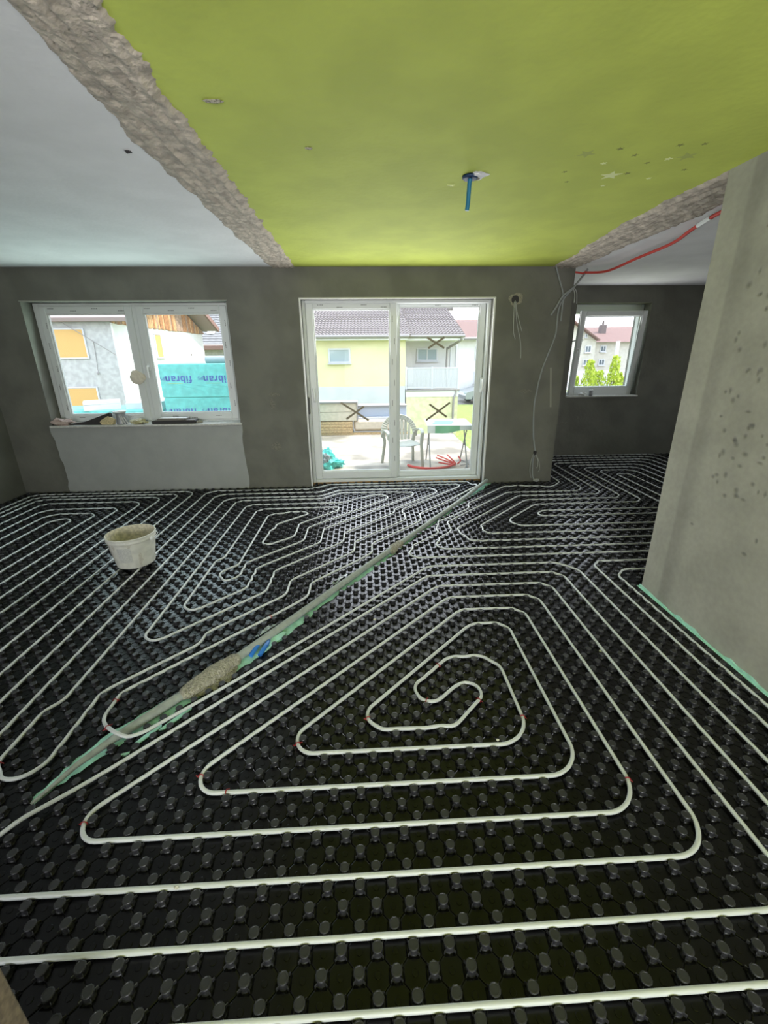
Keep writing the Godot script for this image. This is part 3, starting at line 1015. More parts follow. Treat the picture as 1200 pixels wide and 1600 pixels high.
func inside() -> void:
	bucket()
	# the grey conduit across the floor, its collars of mortar and the blue cables beside it
	var t := thing("conduit", "long grey conduit lying diagonally in a slot across the black mat", "conduit")
	var pts := []
	var rad := []
	var prev := []
	for s in SLOT:
		if s[0] < 1.52 and s[0] > -1.29:
			prev.append(Vector3(s[0], 0.022, s[1]))
	prev[0] = Vector3(1.50, 0.045, 0.03)
	prev.append(Vector3(-1.285, -0.004, 3.985))
	for i in prev.size() - 1:
		var n := int(prev[i].distance_to(prev[i + 1]) / 0.04) + 1
		for k in n:
			pts.append(prev[i].lerp(prev[i + 1], float(k) / n))
	pts.append(prev[prev.size() - 1])
	for p in pts:
		var w := 1.0 - smoothstep(3.55, 3.98, p.z)
		rad.append(0.008 + 0.0145 * w)
	var mb := MB.new()
	mb.tube(pts, rad, 14)
	part("tube", mb, M.conduit, t)
	for c in [[Vector3(0.275, 0.02, 1.795), Vector3(0.155, 0.012, 1.97), 0.033, 3], [Vector3(-0.73, 0.022, 3.225), Vector3(-0.93, 0.020, 3.50), 0.038, 8]]:
		mb = MB.new()
		var f := FastNoiseLite.new()
		f.seed = c[3]
		f.frequency = 14.0
		var a: Vector3 = c[0]
		var b: Vector3 = c[1]
		var d := (b - a).normalized()
		var s := d.cross(Vector3.UP).normalized()
		mb.grid(func(u: float, v: float) -> Vector3:
			var th := u * TAU
			var r0: float = c[2] * (0.72 + 0.28 * sin(v * PI)) if v > 0.001 and v < 0.999 else 0.02
			var q := a.lerp(b, v)
			var o := s * cos(th) * 1.25 + Vector3.UP * sin(th)
			var k := q + o * r0
			return k + o * 0.010 * f.get_noise_3dv(k), 24, 22, Vector3.UP, false)
		part("mortar_collar", mb, M.mortar, t)
	mb = MB.new()
	var fl := FastNoiseLite.new()
	fl.seed = 4
	fl.frequency = 9.0
	mb.grid(func(u: float, v: float) -> Vector3:
		var q := Vector3(-0.745, 0.004, 3.265).lerp(Vector3(-0.89, 0.004, 3.47), v)
		return q + Vector3(0.075, 0, 0.052) * u * (0.4 + 0.6 * sin(v * PI)) + Vector3.UP * (0.014 * (1.0 - u) + 0.008 * fl.get_noise_2d(u * 2.0, v * 3.0)), 10, 16, Vector3.UP, false)
	part("mortar_spill", mb, M.mortar, t)
	var cab := thing("blue_cables", "short bright blue cable pieces beside the mortar collar of the grey conduit", "cable")
	for k in 2:
		mb = MB.new()
		var x := -0.665 + 0.048 * k
		mb.tube([Vector3(x + 0.018, 0.006, 3.085 - 0.01 * k), Vector3(x + 0.02, 0.02, 3.12), Vector3(x + 0.012, 0.022, 3.16), Vector3(x - 0.004, 0.010, 3.205)], 0.0125, 10)
		part("cable", mb, M.blue, cab)
	# slivers of cut insulation and film beside the slot
	var off := [[-0.985, 3.70, 0.12, 0.02, 0.95], [-1.045, 3.80, 0.05, 0.016, 0.5], [-0.56, 3.06, 0.15, 0.05, 0.95], [-0.60, 3.16, 0.11, 0.018, 0.95], [-0.90, 3.62, 0.16, 0.02, 0.95], [1.42, 0.20, 0.13, 0.04, 0.95]]
	for o in off:
		mb = MB.new()
		var pp := PackedVector2Array([Vector2(-o[2] * 0.5, -o[3] * 0.4), Vector2(-o[2] * 0.1, -o[3] * 0.6), Vector2(o[2] * 0.5, -o[3] * 0.2), Vector2(o[2] * 0.45, o[3] * 0.3), Vector2(o[2] * 0.05, o[3] * 0.5), Vector2(-o[2] * 0.4, o[3] * 0.45)])
		mb.prism(pp, 0.006, Transform3D(Basis(Vector3(cos(o[4]), 0, -sin(o[4])), Vector3(sin(o[4]), 0, cos(o[4])), Vector3(0.1, 1, 0.05)), Vector3(o[0], 0.005, o[1])))
		part("insulation_sliver", mb, M.xps, t, "pale turquoise sliver of cut foam")
	var film := [Vector3(-0.60, 0.03, 3.0), Vector3(-0.20, 0.028, 2.42)]
	for c in film:
		mb = MB.new()
		var f2 := FastNoiseLite.new()
		f2.seed = 12
		f2.frequency = 16.0
		mb.grid(func(u: float, v: float) -> Vector3:
			var p: Vector3 = c + Vector3(-0.055, 0, 0.078) * (u - 0.5) * 1.5 + Vector3(0.5, 0, 0.3) * (v - 0.5) * 0.07 + Vector3(-0.028, 0, -0.018)
			p.y += 0.022 * f2.get_noise_3dv(p) - 0.012 + 0.01 * v
			return p, 16, 8, Vector3.UP, false)
		part("plastic_film", mb, M.film, t, "crumpled clear plastic film")
	crumbs()
	sill_things()
	wires()
	ceiling_things()
	wall_marks()

func bucket() -> void:
	var t := thing("bucket", "dirty white plaster bucket standing on the black mat at the left", "bucket", Vector3(-1.852, 0.0275, 2.035))
	var tall := 1.13
	var mb := MB.new()
	var outer := []
	for p in [Vector2(0.0, 0.0), Vector2(0.128, 0.0), Vector2(0.136, 0.006), Vector2(0.138, 0.02), Vector2(0.166, 0.185), Vector2(0.1675, 0.188), Vector2(0.172, 0.189), Vector2(0.174, 0.200), Vector2(0.1705, 0.203), Vector2(0.1715, 0.215), Vector2(0.1745, 0.2165), Vector2(0.1765, 0.221), Vector2(0.1745, 0.2255), Vector2(0.170, 0.226)]:
		outer.append(Vector2(p.x, p.y * tall))
	mb.lathe(outer, 48)
	part("body", mb, M.bucket, t)
	mb = MB.new()
	var inner := []
	for p in [Vector2(0.170, 0.226), Vector2(0.1665, 0.2235), Vector2(0.163, 0.18), Vector2(0.137, 0.045), Vector2(0.12, 0.034), Vector2(0.0, 0.034)]:
		inner.append(Vector2(p.x, p.y * tall))
	mb.lathe(inner, 48)
	part("inner_wall", mb, M.bucket_inside, t, "inside crusted with old tan plaster")
	# the faded paper label and smears of dried plaster on the outside
	var f0 := FastNoiseLite.new()
	f0.seed = 21
	f0.frequency = 6.0
	for q in [[1.50, 0.62, 0.055, 0.165, 0], [2.62, 0.16, 0.09, 0.19, 1], [2.30, 0.10, 0.03, 0.20, 1], [0.85, 0.14, 0.02, 0.12, 1], [1.95, 0.12, 0.155, 0.20, 1], [1.25, 0.20, 0.165, 0.205, 1]]:
		mb = MB.new()
		mb.grid(func(u: float, v: float) -> Vector3:
			var w: float = 0.12 * f0.get_noise_2d(v * 2.0 + q[0], u) if q[4] == 1 else 0.0
			var a: float = q[0] + (u - 0.5) * q[1] * (1.0 if q[4] == 0 else sin(PI * clampf(v, 0.04, 0.96))) + w
			var y: float = lerpf(q[2], q[3], v)
			var rr: float = lerpf(0.138, 0.166, (y - 0.02) / 0.165) + 0.0012 + 0.0008 * q[4]
			return Vector3(cos(a) * rr, y * tall, sin(a) * rr), 12, 8, Vector3(cos(q[0]), 0, sin(q[0])))
		part("faded_label" if q[4] == 0 else "plaster_smear", mb, M.faded_label if q[4] == 0 else M.smear, t)
	mb = MB.new()
	var f := FastNoiseLite.new()
	f.seed = 8
	f.frequency = 12.0
	mb.grid(func(u: float, v: float) -> Vector3:
		var a := u * TAU
		var rr := 0.133 * v + 0.004
		var p := Vector3(cos(a) * rr, 0, sin(a) * rr)
		p.y = 0.05 + 0.05 * pow(v, 3.0) * (0.6 + 0.5 * sin(a * 2.0 + 1.0)) + 0.016 * f.get_noise_3dv(p)
		return p, 36, 10, Vector3.UP, false)
	part("dried_mortar", mb, M.mortar_brown, t)
	mb = MB.new()
	var bail := []
	for k in 17:
		var a := PI * k / 16.0
		bail.append(Vector3(0.181 * cos(a), 0.221 - 0.012 * sin(a), -0.182 * sin(a)).rotated(Vector3.UP, -0.25))
	mb.tube(bail, 0.0028, 6)
	for s in [0.0, PI]:
		mb.box(Vector3(0.178 * cos(s), 0.221, 0).rotated(Vector3.UP, -0.25), Vector3(0.012, 0.024, 0.024), 0.003)
	part("handle", mb, M.white, t)
	mb = MB.new()
	# a red scrap of the torn label
	mb.grid(func(u: float, v: float) -> Vector3:
		var a := PI + 0.30 - 0.22 * u
		var y := 0.115 + 0.05 * v
		var rr := lerpf(0.138, 0.166, (y - 0.02) / 0.165) + 0.0012
		return Vector3(cos(a) * rr, y * 1.13, sin(a) * rr), 4, 2, Vector3(-1, 0, 0))
	part("label_scrap", mb, M.red, t, "torn red scrap of a label")

func sill_things() -> void:
	var y := 0.816
	var mb := MB.new()
	blob(mb, Vector3(-3.54, y + 0.032, -0.03), Vector3(0.11, 0.04, 0.06), 14, 0.35)
	single("crumpled_bag", mb, M.pinkish, "crumpled pinkish plastic bag at the left end of the double window's sill", "bag")
	# the dark wedge: a folded sheet leaning up to the glass
	mb = MB.new()
	mb.prism(PackedVector2Array([Vector2(-3.47, y), Vector2(-3.0, y), Vector2(-2.985, y + 0.12), Vector2(-2.99, y + 0.135), Vector2(-3.29, y + 0.035), Vector2(-3.47, y + 0.012)]), 0.05, Transform3D(Basis.IDENTITY, Vector3(0, 0, -0.055)))
	var wdg := thing("folded_sheet", "dark folded sheet with a pale upper edge rising towards the silver tin on the sill", "sheet")
	part("sheet", mb, M.dark_sheet, wdg)
	mb = MB.new()
	mb.tube([Vector3(-3.46, y + 0.016, -0.03), Vector3(-3.29, y + 0.042, -0.03), Vector3(-2.97, y + 0.148, -0.035), Vector3(-2.93, y + 0.163, -0.035)], 0.0035, 6)
	part("pale_edge", mb, M.white, wdg)
	mb = MB.new()
	mb.prism(PackedVector2Array([Vector2(-3.10, y), Vector2(-2.965, y), Vector2(-2.955, y + 0.05), Vector2(-3.03, y + 0.115), Vector2(-3.095, y + 0.07)]), 0.035, Transform3D(Basis(Vector3.UP, 0.25), Vector3(-0.05, 0, -0.73 + 0.0)))
	mb = MB.new()
	mb.poly([Vector3(-3.115, y + 0.03, 0.0), Vector3(-3.05, y + 0.12, -0.02), Vector3(-2.985, y + 0.085, 0.005), Vector3(-3.02, y + 0.055, 0.012)], Vector3.BACK)
	mb.poly([Vector3(-3.115, y + 0.03, 0.0), Vector3(-3.02, y + 0.055, 0.012), Vector3(-2.955, y + 0.03, 0.006), Vector3(-2.97, y + 0.001, 0.012), Vector3(-3.09, y + 0.001, 0.01)], Vector3.BACK)
	mb.poly([Vector3(-3.02, y + 0.055, 0.012), Vector3(-2.985, y + 0.085, 0.005), Vector3(-2.94, y + 0.06, -0.01), Vector3(-2.955, y + 0.03, 0.006)], Vector3.BACK)
	mb.poly([Vector3(-3.115, y + 0.03, 0.0), Vector3(-3.05, y + 0.12, -0.02), Vector3(-2.94, y + 0.06, -0.03), Vector3(-2.955, y + 0.001, -0.03), Vector3(-3.10, y + 0.001, -0.03)], Vector3.FORWARD)
	mb.poly([Vector3(-3.05, y + 0.12, -0.02), Vector3(-2.985, y + 0.085, 0.005), Vector3(-2.94, y + 0.06, -0.01), Vector3(-2.94, y + 0.06, -0.03)], Vector3.UP)
	mb.poly([Vector3(-2.94, y + 0.06, -0.01), Vector3(-2.955, y + 0.03, 0.006), Vector3(-2.97, y + 0.001, 0.012), Vector3(-2.955, y + 0.001, -0.03), Vector3(-2.94, y + 0.06, -0.03)], Vector3.RIGHT)
	single("paper_packet", mb, M.kraft, "torn tan paper packet in front of the dark folded sheet on the sill", "packet")
	var tin := thing("tin_can", "silver tin with a wide pale lid standing on the sill before the left pane", "tin", Vector3(-2.885, y, -0.045))
	mb = MB.new()
	mb.lathe([Vector2(0.0, 0.0), Vector2(0.056, 0.0), Vector2(0.059, 0.006), Vector2(0.057, 0.012), Vector2(0.052, 0.06), Vector2(0.050, 0.11), Vector2(0.054, 0.125), Vector2(0.054, 0.132), Vector2(0.0, 0.132)], 24)
	part("body", mb, M.grey_tin, tin)
	mb = MB.new()
	mb.lathe([Vector2(0.0, 0.130), Vector2(0.066, 0.130), Vector2(0.072, 0.136), Vector2(0.072, 0.146), Vector2(0.066, 0.152), Vector2(0.0, 0.154)], 24, Vector3.ZERO, Basis(Vector3.BACK, 0.06))
	part("lid", mb, M.white, tin)
	for k in 3:
		mb = MB.new()
		mb.box(Vector3(0.02 + 0.022 * k, 0.055 - 0.006 * k, 0.052 - 0.012 * k), Vector3(0.012, 0.10, 0.006), 0.002, Basis(Vector3.BACK, 0.25 + 0.1 * k))
		part("label_fold", mb, M.off_white, tin)
	mb = MB.new()
	blob(mb, Vector3(-2.69, y + 0.026, -0.03), Vector3(0.09, 0.03, 0.05), 23, 0.4)
	single("plastic_wrapper", mb, M.yellowish, "crumpled yellowish wrapper on the sill right of the silver tin", "wrapper")
	for k in 2:
		mb = MB.new()
		var w: float = [0.50, 0.34][k]
		var h: float = [0.036, 0.022][k]
		var c: Vector3 = [Vector3(-2.262, y + 0.019, -0.04), Vector3(-2.285, y + 0.049, -0.05)][k]
		mb.box(c, Vector3(w, h, 0.13), 0.006, Basis(Vector3.UP, [0.02, -0.05][k]))
		var t := thing("flat_case", ["long flat dark case on the sill under the right pane", "shorter flat grey case lying on top of the long dark case"][k], "case")
		part("body", mb, M.dark_case if k == 0 else M.grey_case, t)
		mb = MB.new()
		mb.box(c + Vector3(0.01, h * 0.5 + 0.003, 0.0), Vector3(w * 0.92, 0.006, 0.115), 0.002, Basis(Vector3.UP, [0.02, -0.05][k]))
		part("lid", mb, M.grey_case if k == 0 else M.off_white, t)
	mb = MB.new()
	blob(mb, Vector3(-1.985, y + 0.012, -0.03), Vector3(0.045, 0.014, 0.03), 31, 0.3)
	single("rubble_crumb", mb, M.mortar, "small crumb of mortar at the right end of the long dark case", "rubble")

func smooth(pts: Array, n := 6) -> Array:
	var out := []
	for i in pts.size() - 1:
		var a: Vector3 = pts[maxi(i - 1, 0)]
		var b: Vector3 = pts[i]
		var c: Vector3 = pts[i + 1]
		var d: Vector3 = pts[mini(i + 2, pts.size() - 1)]
		for k in n:
			out.append(b.cubic_interpolate(c, a, d, float(k) / n))
	out.append(pts[pts.size() - 1])
	return out

func wires() -> void:
	# bundle of grey cables on the corner
	var t := thing("cable_bundle", "loose grey cables hanging down the wall corner right of the sliding door", "cable")
	var runs := [
		[[Vector3(2.09, 2.455, 0.05), Vector3(2.14, 2.352, 0.03), Vector3(2.214, 2.175, 0.03), Vector3(2.222, 2.055, 0.025), Vector3(2.224, 1.90, 0.02)], 0.0088, "cable"],
		[[Vector3(2.45, 2.40, 0.02), Vector3(2.323, 2.242, 0.03), Vector3(2.225, 2.13, 0.03), Vector3(2.184, 2.01, 0.022), Vector3(2.186, 1.793, 0.018), Vector3(2.158, 1.666, 0.018), Vector3(2.081, 1.423, 0.018), Vector3(2.042, 1.223, 0.018), Vector3(2.033, 1.12, 0.016), Vector3(2.02, 0.955, 0.016), Vector3(2.048, 0.606, 0.016), Vector3(2.092, 0.388, 0.016), Vector3(2.075, 0.29, 0.018), Vector3(2.09, 0.09, 0.018), Vector3(2.128, 0.02, 0.03)], 0.0088, "cable"],
		[[Vector3(2.47, 2.43, 0.0), Vector3(2.34, 2.262, 0.02), Vector3(2.21, 2.16, 0.045), Vector3(2.15, 2.05, 0.035), Vector3(2.10, 1.963, 0.025)], 0.011, "sleeve"],
		[[Vector3(2.33, 2.25, 0.02), Vector3(2.37, 2.19, 0.02), Vector3(2.385, 2.08, 0.02)], 0.005, "wire"],
		[[Vector3(2.32, 2.25, 0.025), Vector3(2.345, 2.17, 0.03), Vector3(2.35, 2.09, 0.03)], 0.005, "wire"],
		[[Vector3(2.085, 0.39, 0.02), Vector3(2.05, 0.30, 0.03), Vector3(2.045, 0.16, 0.03), Vector3(2.07, 0.06, 0.03)], 0.005, "wire"],
		[[Vector3(2.095, 0.385, 0.02), Vector3(2.125, 0.30, 0.035), Vector3(2.14, 0.22, 0.03), Vector3(2.12, 0.19, 0.03)], 0.005, "wire"],
		[[Vector3(2.09, 0.38, 0.02), Vector3(2.15, 0.27, 0.03), Vector3(2.165, 0.17, 0.03), Vector3(2.15, 0.14, 0.03)], 0.005, "wire"],
	]
	for r in runs:
		var mb := MB.new()
		mb.tube(smooth(r[0]), r[1], 7)
		part(r[2], mb, M.cable if r[2] != "wire" else M.cable_pale, t)
	var mb2 := MB.new()
	blob(mb2, Vector3(2.09, 0.385, 0.02), Vector3(0.02, 0.03, 0.016), 3, 0.2)
	part("tape_wrap", mb2, M.dark_case, t)
	mb2 = MB.new()
	blob(mb2, Vector3(2.135, 0.035, 0.04), Vector3(0.035, 0.02, 0.02), 6, 0.3)
	part("cut_end", mb2, M.cable_pale, t)
	# red conduit under the ceiling of the back corner
	var red := thing("red_conduit", "thin red corrugated conduit sagging under the white ceiling of the back corner", "conduit")
	var path := smooth([Vector3(2.42, 2.385, 0.06), Vector3(2.58, 2.375, 0.22), Vector3(2.555, 2.39, 0.78), Vector3(2.525, 2.40, 1.30), Vector3(2.42, 2.415, 1.68), Vector3(2.33, 2.42, 2.06), Vector3(2.33, 2.43, 2.5)], 16)
	corrugated(path, 0.013, M.red_conduit, red, 0.012)
	mb2 = MB.new()
	var k0 := int(path.size() * 0.70)
	mb2.tube(path.slice(k0, k0 + 9), 0.0155, 10)
	part("white_sleeve", mb2, M.white, red, "white sleeve on the red conduit")
	var stub := thing("red_conduit", "short red conduit end poking out of the wall corner beside the grey cables", "conduit")
	corrugated([Vector3(2.335, 2.402, -0.012), Vector3(2.37, 2.395, 0.0), Vector3(2.42, 2.386, 0.01), Vector3(2.44, 2.40, 0.02)], 0.011, M.red_conduit, stub, 0.008)
	# the open wall box
	var b := thing("wall_box", "open round hole with dangling grey wires in the wall right of the sliding door", "wall box", Vector3(1.688, 2.128, 0.0))
	mb2 = MB.new()
	mb2.lathe([Vector2(0.058, 0.004), Vector2(0.052, 0.007), Vector2(0.046, 0.004), Vector2(0.044, -0.002), Vector2(0.0, -0.002)], 16, Vector3.ZERO, Basis(Vector3.RIGHT, PI / 2), false)
	part("rim", mb2, M.mortar, b)
	mb2 = MB.new()
	mb2.lathe([Vector2(0.0, 0.0032), Vector2(0.043, 0.0032), Vector2(0.043, 0.0)], 16, Vector3.ZERO, Basis(Vector3.RIGHT, PI / 2), false)
	part("dark_socket", mb2, M.dark_case, b)
	mb2 = MB.new()
	blob(mb2, Vector3(0.006, 0.004, -0.001), Vector3(0.078, 0.070, 0.004), 3, 0.2)
	part("rough_plaster", mb2, M.mortar, b)
	for w in [[Vector3(0.0, -0.01, 0.0), Vector3(0.0, -0.07, 0.03), Vector3(0.04, -0.25, 0.012), Vector3(0.10, -0.45, 0.008), Vector3(0.118, -0.62, 0.008)], [Vector3(0.01, -0.02, 0.0), Vector3(0.02, -0.12, 0.03), Vector3(0.06, -0.24, 0.03), Vector3(0.10, -0.33, 0.02)], [Vector3(-0.01, -0.02, 0.0), Vector3(-0.01, -0.18, 0.03), Vector3(0.0, -0.33, 0.03), Vector3(0.03, -0.415, 0.02)]]:
		mb2 = MB.new()
		mb2.tube(smooth(w), 0.0045, 6)
		part("wire", mb2, M.cable_pale, b)

func corrugated(path: Array, r: float, m: Material, parent: Node3D, pitch: float) -> void:
	var c := Curve3D.new()
	c.bake_interval = 0.02
	for p in path:
		c.add_point(p)
	var n := int(c.get_baked_length() / pitch * 2.0)
	var pts := []
	var rad := []
	for k in n + 1:
		pts.append(c.sample_baked(c.get_baked_length() * k / n))
		rad.append(r * (1.0 if k % 2 == 0 else 0.82))
	var mb := MB.new()
	mb.tube(pts, rad, 8)
	part("tube", mb, m, parent)

func ceiling_things() -> void:
	# blue conduit end hanging from the ceiling box
	var t := thing("ceiling_conduit", "short blue conduit end hanging from a broken hole in the green ceiling", "conduit", Vector3(0.578, CEIL, 2.50))
	var mb := MB.new()
	mb.tube(smooth([Vector3(0.0, 0.004, 0.0), Vector3(0.0, -0.012, 0.004), Vector3(-0.002, -0.035, 0.0), Vector3(-0.004, -0.12, -0.006), Vector3(-0.008, -0.155, -0.008)]), 0.0115, 10)
	part("tube", mb, M.blue_dark, t)
	mb = MB.new()
	mb.lathe([Vector2(0.0, 0.0), Vector2(0.042, 0.0), Vector2(0.042, -0.010), Vector2(0.034, -0.016), Vector2(0.0, -0.016)], 18)
	part("box_rim", mb, M.blue_deep, t)
	mb = MB.new()
	blob(mb, Vector3(0.035, -0.002, 0.01), Vector3(0.045, 0.008, 0.05), 7, 0.35)
	part("broken_plaster", mb, M.white_ceiling, t)
	mb = MB.new()
	blob(mb, Vector3(0.03, -0.006, -0.012), Vector3(0.026, 0.008, 0.02), 9, 0.35)
	part("dark_hole", mb, M.mortar, t)
	# paint left and lost where stickers were: thin flat pieces of the ceiling
	var g := get_node("ceiling")
	var marks := [[1.201, 2.832, 0.020, 0], [1.31, 2.766, 0.018, 0], [1.208, 2.672, 0.018, 1], [1.425, 2.682, 0.016, 0], [1.06, 2.563, 0.016, 0], [1.132, 2.427, 0.015, 0], [1.327, 2.522, 0.058, 1], [1.363, 2.377, 0.015, 1], [1.559, 2.485, 0.015, 1], [1.672, 2.602, 0.017, 0], [1.455, 2.875, 0.020, 0], [1.559, 2.889, 0.018, 0], [1.571, 2.76, 0.050, 2], [1.069, 2.776, 0.046, 2], [1.50, 2.73, 0.02, 1], [1.40, 2.55, 0.022, 0]]
	for m in marks:
		mb = MB.new()
		var star := PackedVector2Array()
		for k in 10:
			var a: float = k * PI / 5 + m[0] * 7.0
			star.append(Vector2(cos(a), sin(a)) * m[2] * (1.0 if k % 2 == 0 else 0.42))
		mb.prism(star, 0.0014 if m[3] == 1 else 0.0008, Transform3D(Basis(Vector3.RIGHT, PI / 2), Vector3(m[0], CEIL + 0.0003, m[1])))
		part("star_mark", mb, [M.green_dark, M.green_pale, M.green_mid][m[3]], g)
	for s in [[-0.537, 3.184, 0.034, 0.009], [-0.234, 2.808, 0.016, 0.007], [0.50, 2.37, 0.020, 0.006]]:
		mb = MB.new()
		blob(mb, Vector3(s[0], CEIL, s[1]), Vector3(s[2], 0.006, s[3]), int(s[2] * 1000), 0.3)
		part("chipped_spot", mb, M.mortar if s[2] != 0.020 else M.green_pale, g)
	var w := get_node("ceiling_001")
	mb = MB.new()
	blob(mb, Vector3(-1.058, CEIL, 2.756), Vector3(0.014, 0.008, 0.010), 3, 0.4)
	part("chipped_spot", mb, M.dark_case, w)

func wall_marks() -> void:
	# shallow chased spots and rubbed patches in the plaster of the back wall
	var g := get_node("wall_back")
	var mb := MB.new()
	for s in [[-1.075, 1.13, 0.055, 0.022, 2], [-1.10, 1.02, 0.028, 0.06, 4], [-1.11, 0.52, 0.06, 0.05, 6], [1.895, 1.134, 0.08, 0.02, 8]]:
		mb = MB.new()
		blob(mb, Vector3(s[0], s[1], -0.001), Vector3(s[2], s[3], 0.005), s[4], 0.35)
		part("filled_spot", mb, M.plaster_dark, g)
	mb = MB.new()
	mb.box(Vector3(2.205, 1.17, 0.001), Vector3(0.022, 0.46, 0.004), 0.0015, Basis(Vector3.BACK, 0.11))
	part("filled_chase", mb, M.plaster_light, g)
	var h := get_node("wall_back_right")
	for s in [[3.05, 0.52, 0.08, 0.02, 3], [3.28, 0.60, 0.02, 0.02, 5]]:
		mb = MB.new()
		blob(mb, Vector3(s[0], s[1], -1.401), Vector3(s[2], s[3], 0.005), s[4], 0.35)
		part("filled_spot", mb, M.plaster_dark, h)

func crumbs() -> void:
	# white crumbs fallen on the mat
	var n := -1
	for c in [[1.265, 3.28, 0.012], [0.245, 4.72, 0.008], [0.62, 4.76, 0.009], [0.655, 4.765, 0.008], [0.52, 3.83, 0.006], [1.55, 0.72, 0.016], [1.18, 1.62, 0.014], [0.02, 2.93, 0.009], [-0.62, 4.30, 0.007]]:
		n += 1
		var mb := MB.new()
		blob(mb, Vector3.ZERO, Vector3(c[2], c[2] * 0.6, c[2] * 0.8), int(c[2] * 1000.0), 0.3)
		var o := single("plaster_crumb", mb, M.smear, ["white plaster crumb near the foot of the pitted wall", "tiny white crumb below the lowest pipes in the foreground", "tiny white crumb at the lower right of the foreground, left one of a pair", "tiny white crumb at the lower right of the foreground, right one of a pair", "tiny white crumb between the right legs of the big spiral", "white crumb in the pipe loops right of the door, farther one", "white crumb in the pipe loops right of the door, nearer one", "tiny white crumb above the top of the innermost spiral", "tiny white crumb left of the big spiral beside the long diagonal pipe"][n], "crumb", "plaster crumbs scattered on the mat")
		o.position = Vector3(c[0], 0.027 if c[2] < 0.01 else 0.011, c[1])

func more_materials() -> void:
	M.frame = mat(Color(0.84, 0.855, 0.84), 0.4)
	M.white_trim = mat(Color(0.86, 0.86, 0.84), 0.6)
	M.timber = mottled(Color(0.62, 0.50, 0.35), 0.12, 0.03, 61, 3.0, 0.8)
	M.tape = mat(Color(0.50, 0.46, 0.36), 0.5)
	M.mortar_pale = mottled(Color(0.86, 0.83, 0.75), 0.04, 0.04, 62, 4.0, 0.95)
	M.grey_tin = mat(Color(0.62, 0.63, 0.64), 0.45, 0.35)
	M.bucket = mottled(Color(0.83, 0.83, 0.79), 0.05, 0.012, 63, 2.0, 0.5)
	M.bucket_inside = mottled(Color(0.77, 0.745, 0.66), 0.12, 0.02, 71, 3.0, 0.85)
	M.mortar_brown = mottled(Color(0.52, 0.43, 0.32), 0.2, 0.03, 72, 4.0, 0.95)
	M.faded_label = mottled(Color(0.77, 0.775, 0.75), 0.06, 0.03, 73, 4.0, 0.7)
	M.smear = mottled(Color(0.78, 0.77, 0.72), 0.08, 0.03, 74, 4.0, 0.9)
	M.shaded_broken_wall = mottled(Color(0.40, 0.355, 0.29), 0.12, 0.03, 75, 3.0, 0.95)  # brown of broken mortar, darkened so the colour carries the stub's shadow
	M.film = mat(Color(0.80, 0.86, 0.83, 0.45), 0.2)
	M.film.transparency = BaseMaterial3D.TRANSPARENCY_ALPHA
	M.pinkish = mottled(Color(0.74, 0.66, 0.62), 0.15, 0.05, 64, 5.0, 0.6)
	M.dark_sheet = mat(Color(0.20, 0.19, 0.18), 0.7)
	M.kraft = mottled(Color(0.80, 0.74, 0.57), 0.1, 0.03, 65, 3.0)
	M.yellowish = mottled(Color(0.70, 0.68, 0.52), 0.2, 0.05, 66, 5.0, 0.5)
	M.dark_case = mat(Color(0.17, 0.16, 0.155), 0.6)
	M.grey_case = mat(Color(0.47, 0.45, 0.42), 0.6)
	M.cable = mat(Color(0.57, 0.59, 0.58), 0.6)
	M.cable_pale = mat(Color(0.64, 0.65, 0.62), 0.6)
	M.red_conduit = mat(Color(0.80, 0.25, 0.20), 0.55)
	M.blue_dark = mat(Color(0.10, 0.42, 0.56), 0.5)
	M.blue_deep = mat(Color(0.10, 0.20, 0.34), 0.6)
	M.green_dark = mat(Color(0.52, 0.55, 0.26), 0.85)
	M.green_mid = mat(Color(0.66, 0.70, 0.36), 0.85)
	M.green_pale = mat(Color(0.88, 0.91, 0.66), 0.85)
	M.plaster_light = mat(Color(0.56, 0.56, 0.51), 0.9)
	M.plaster_dark = mottled(Color(0.44, 0.435, 0.39), 0.12, 0.03, 67, 3.0)

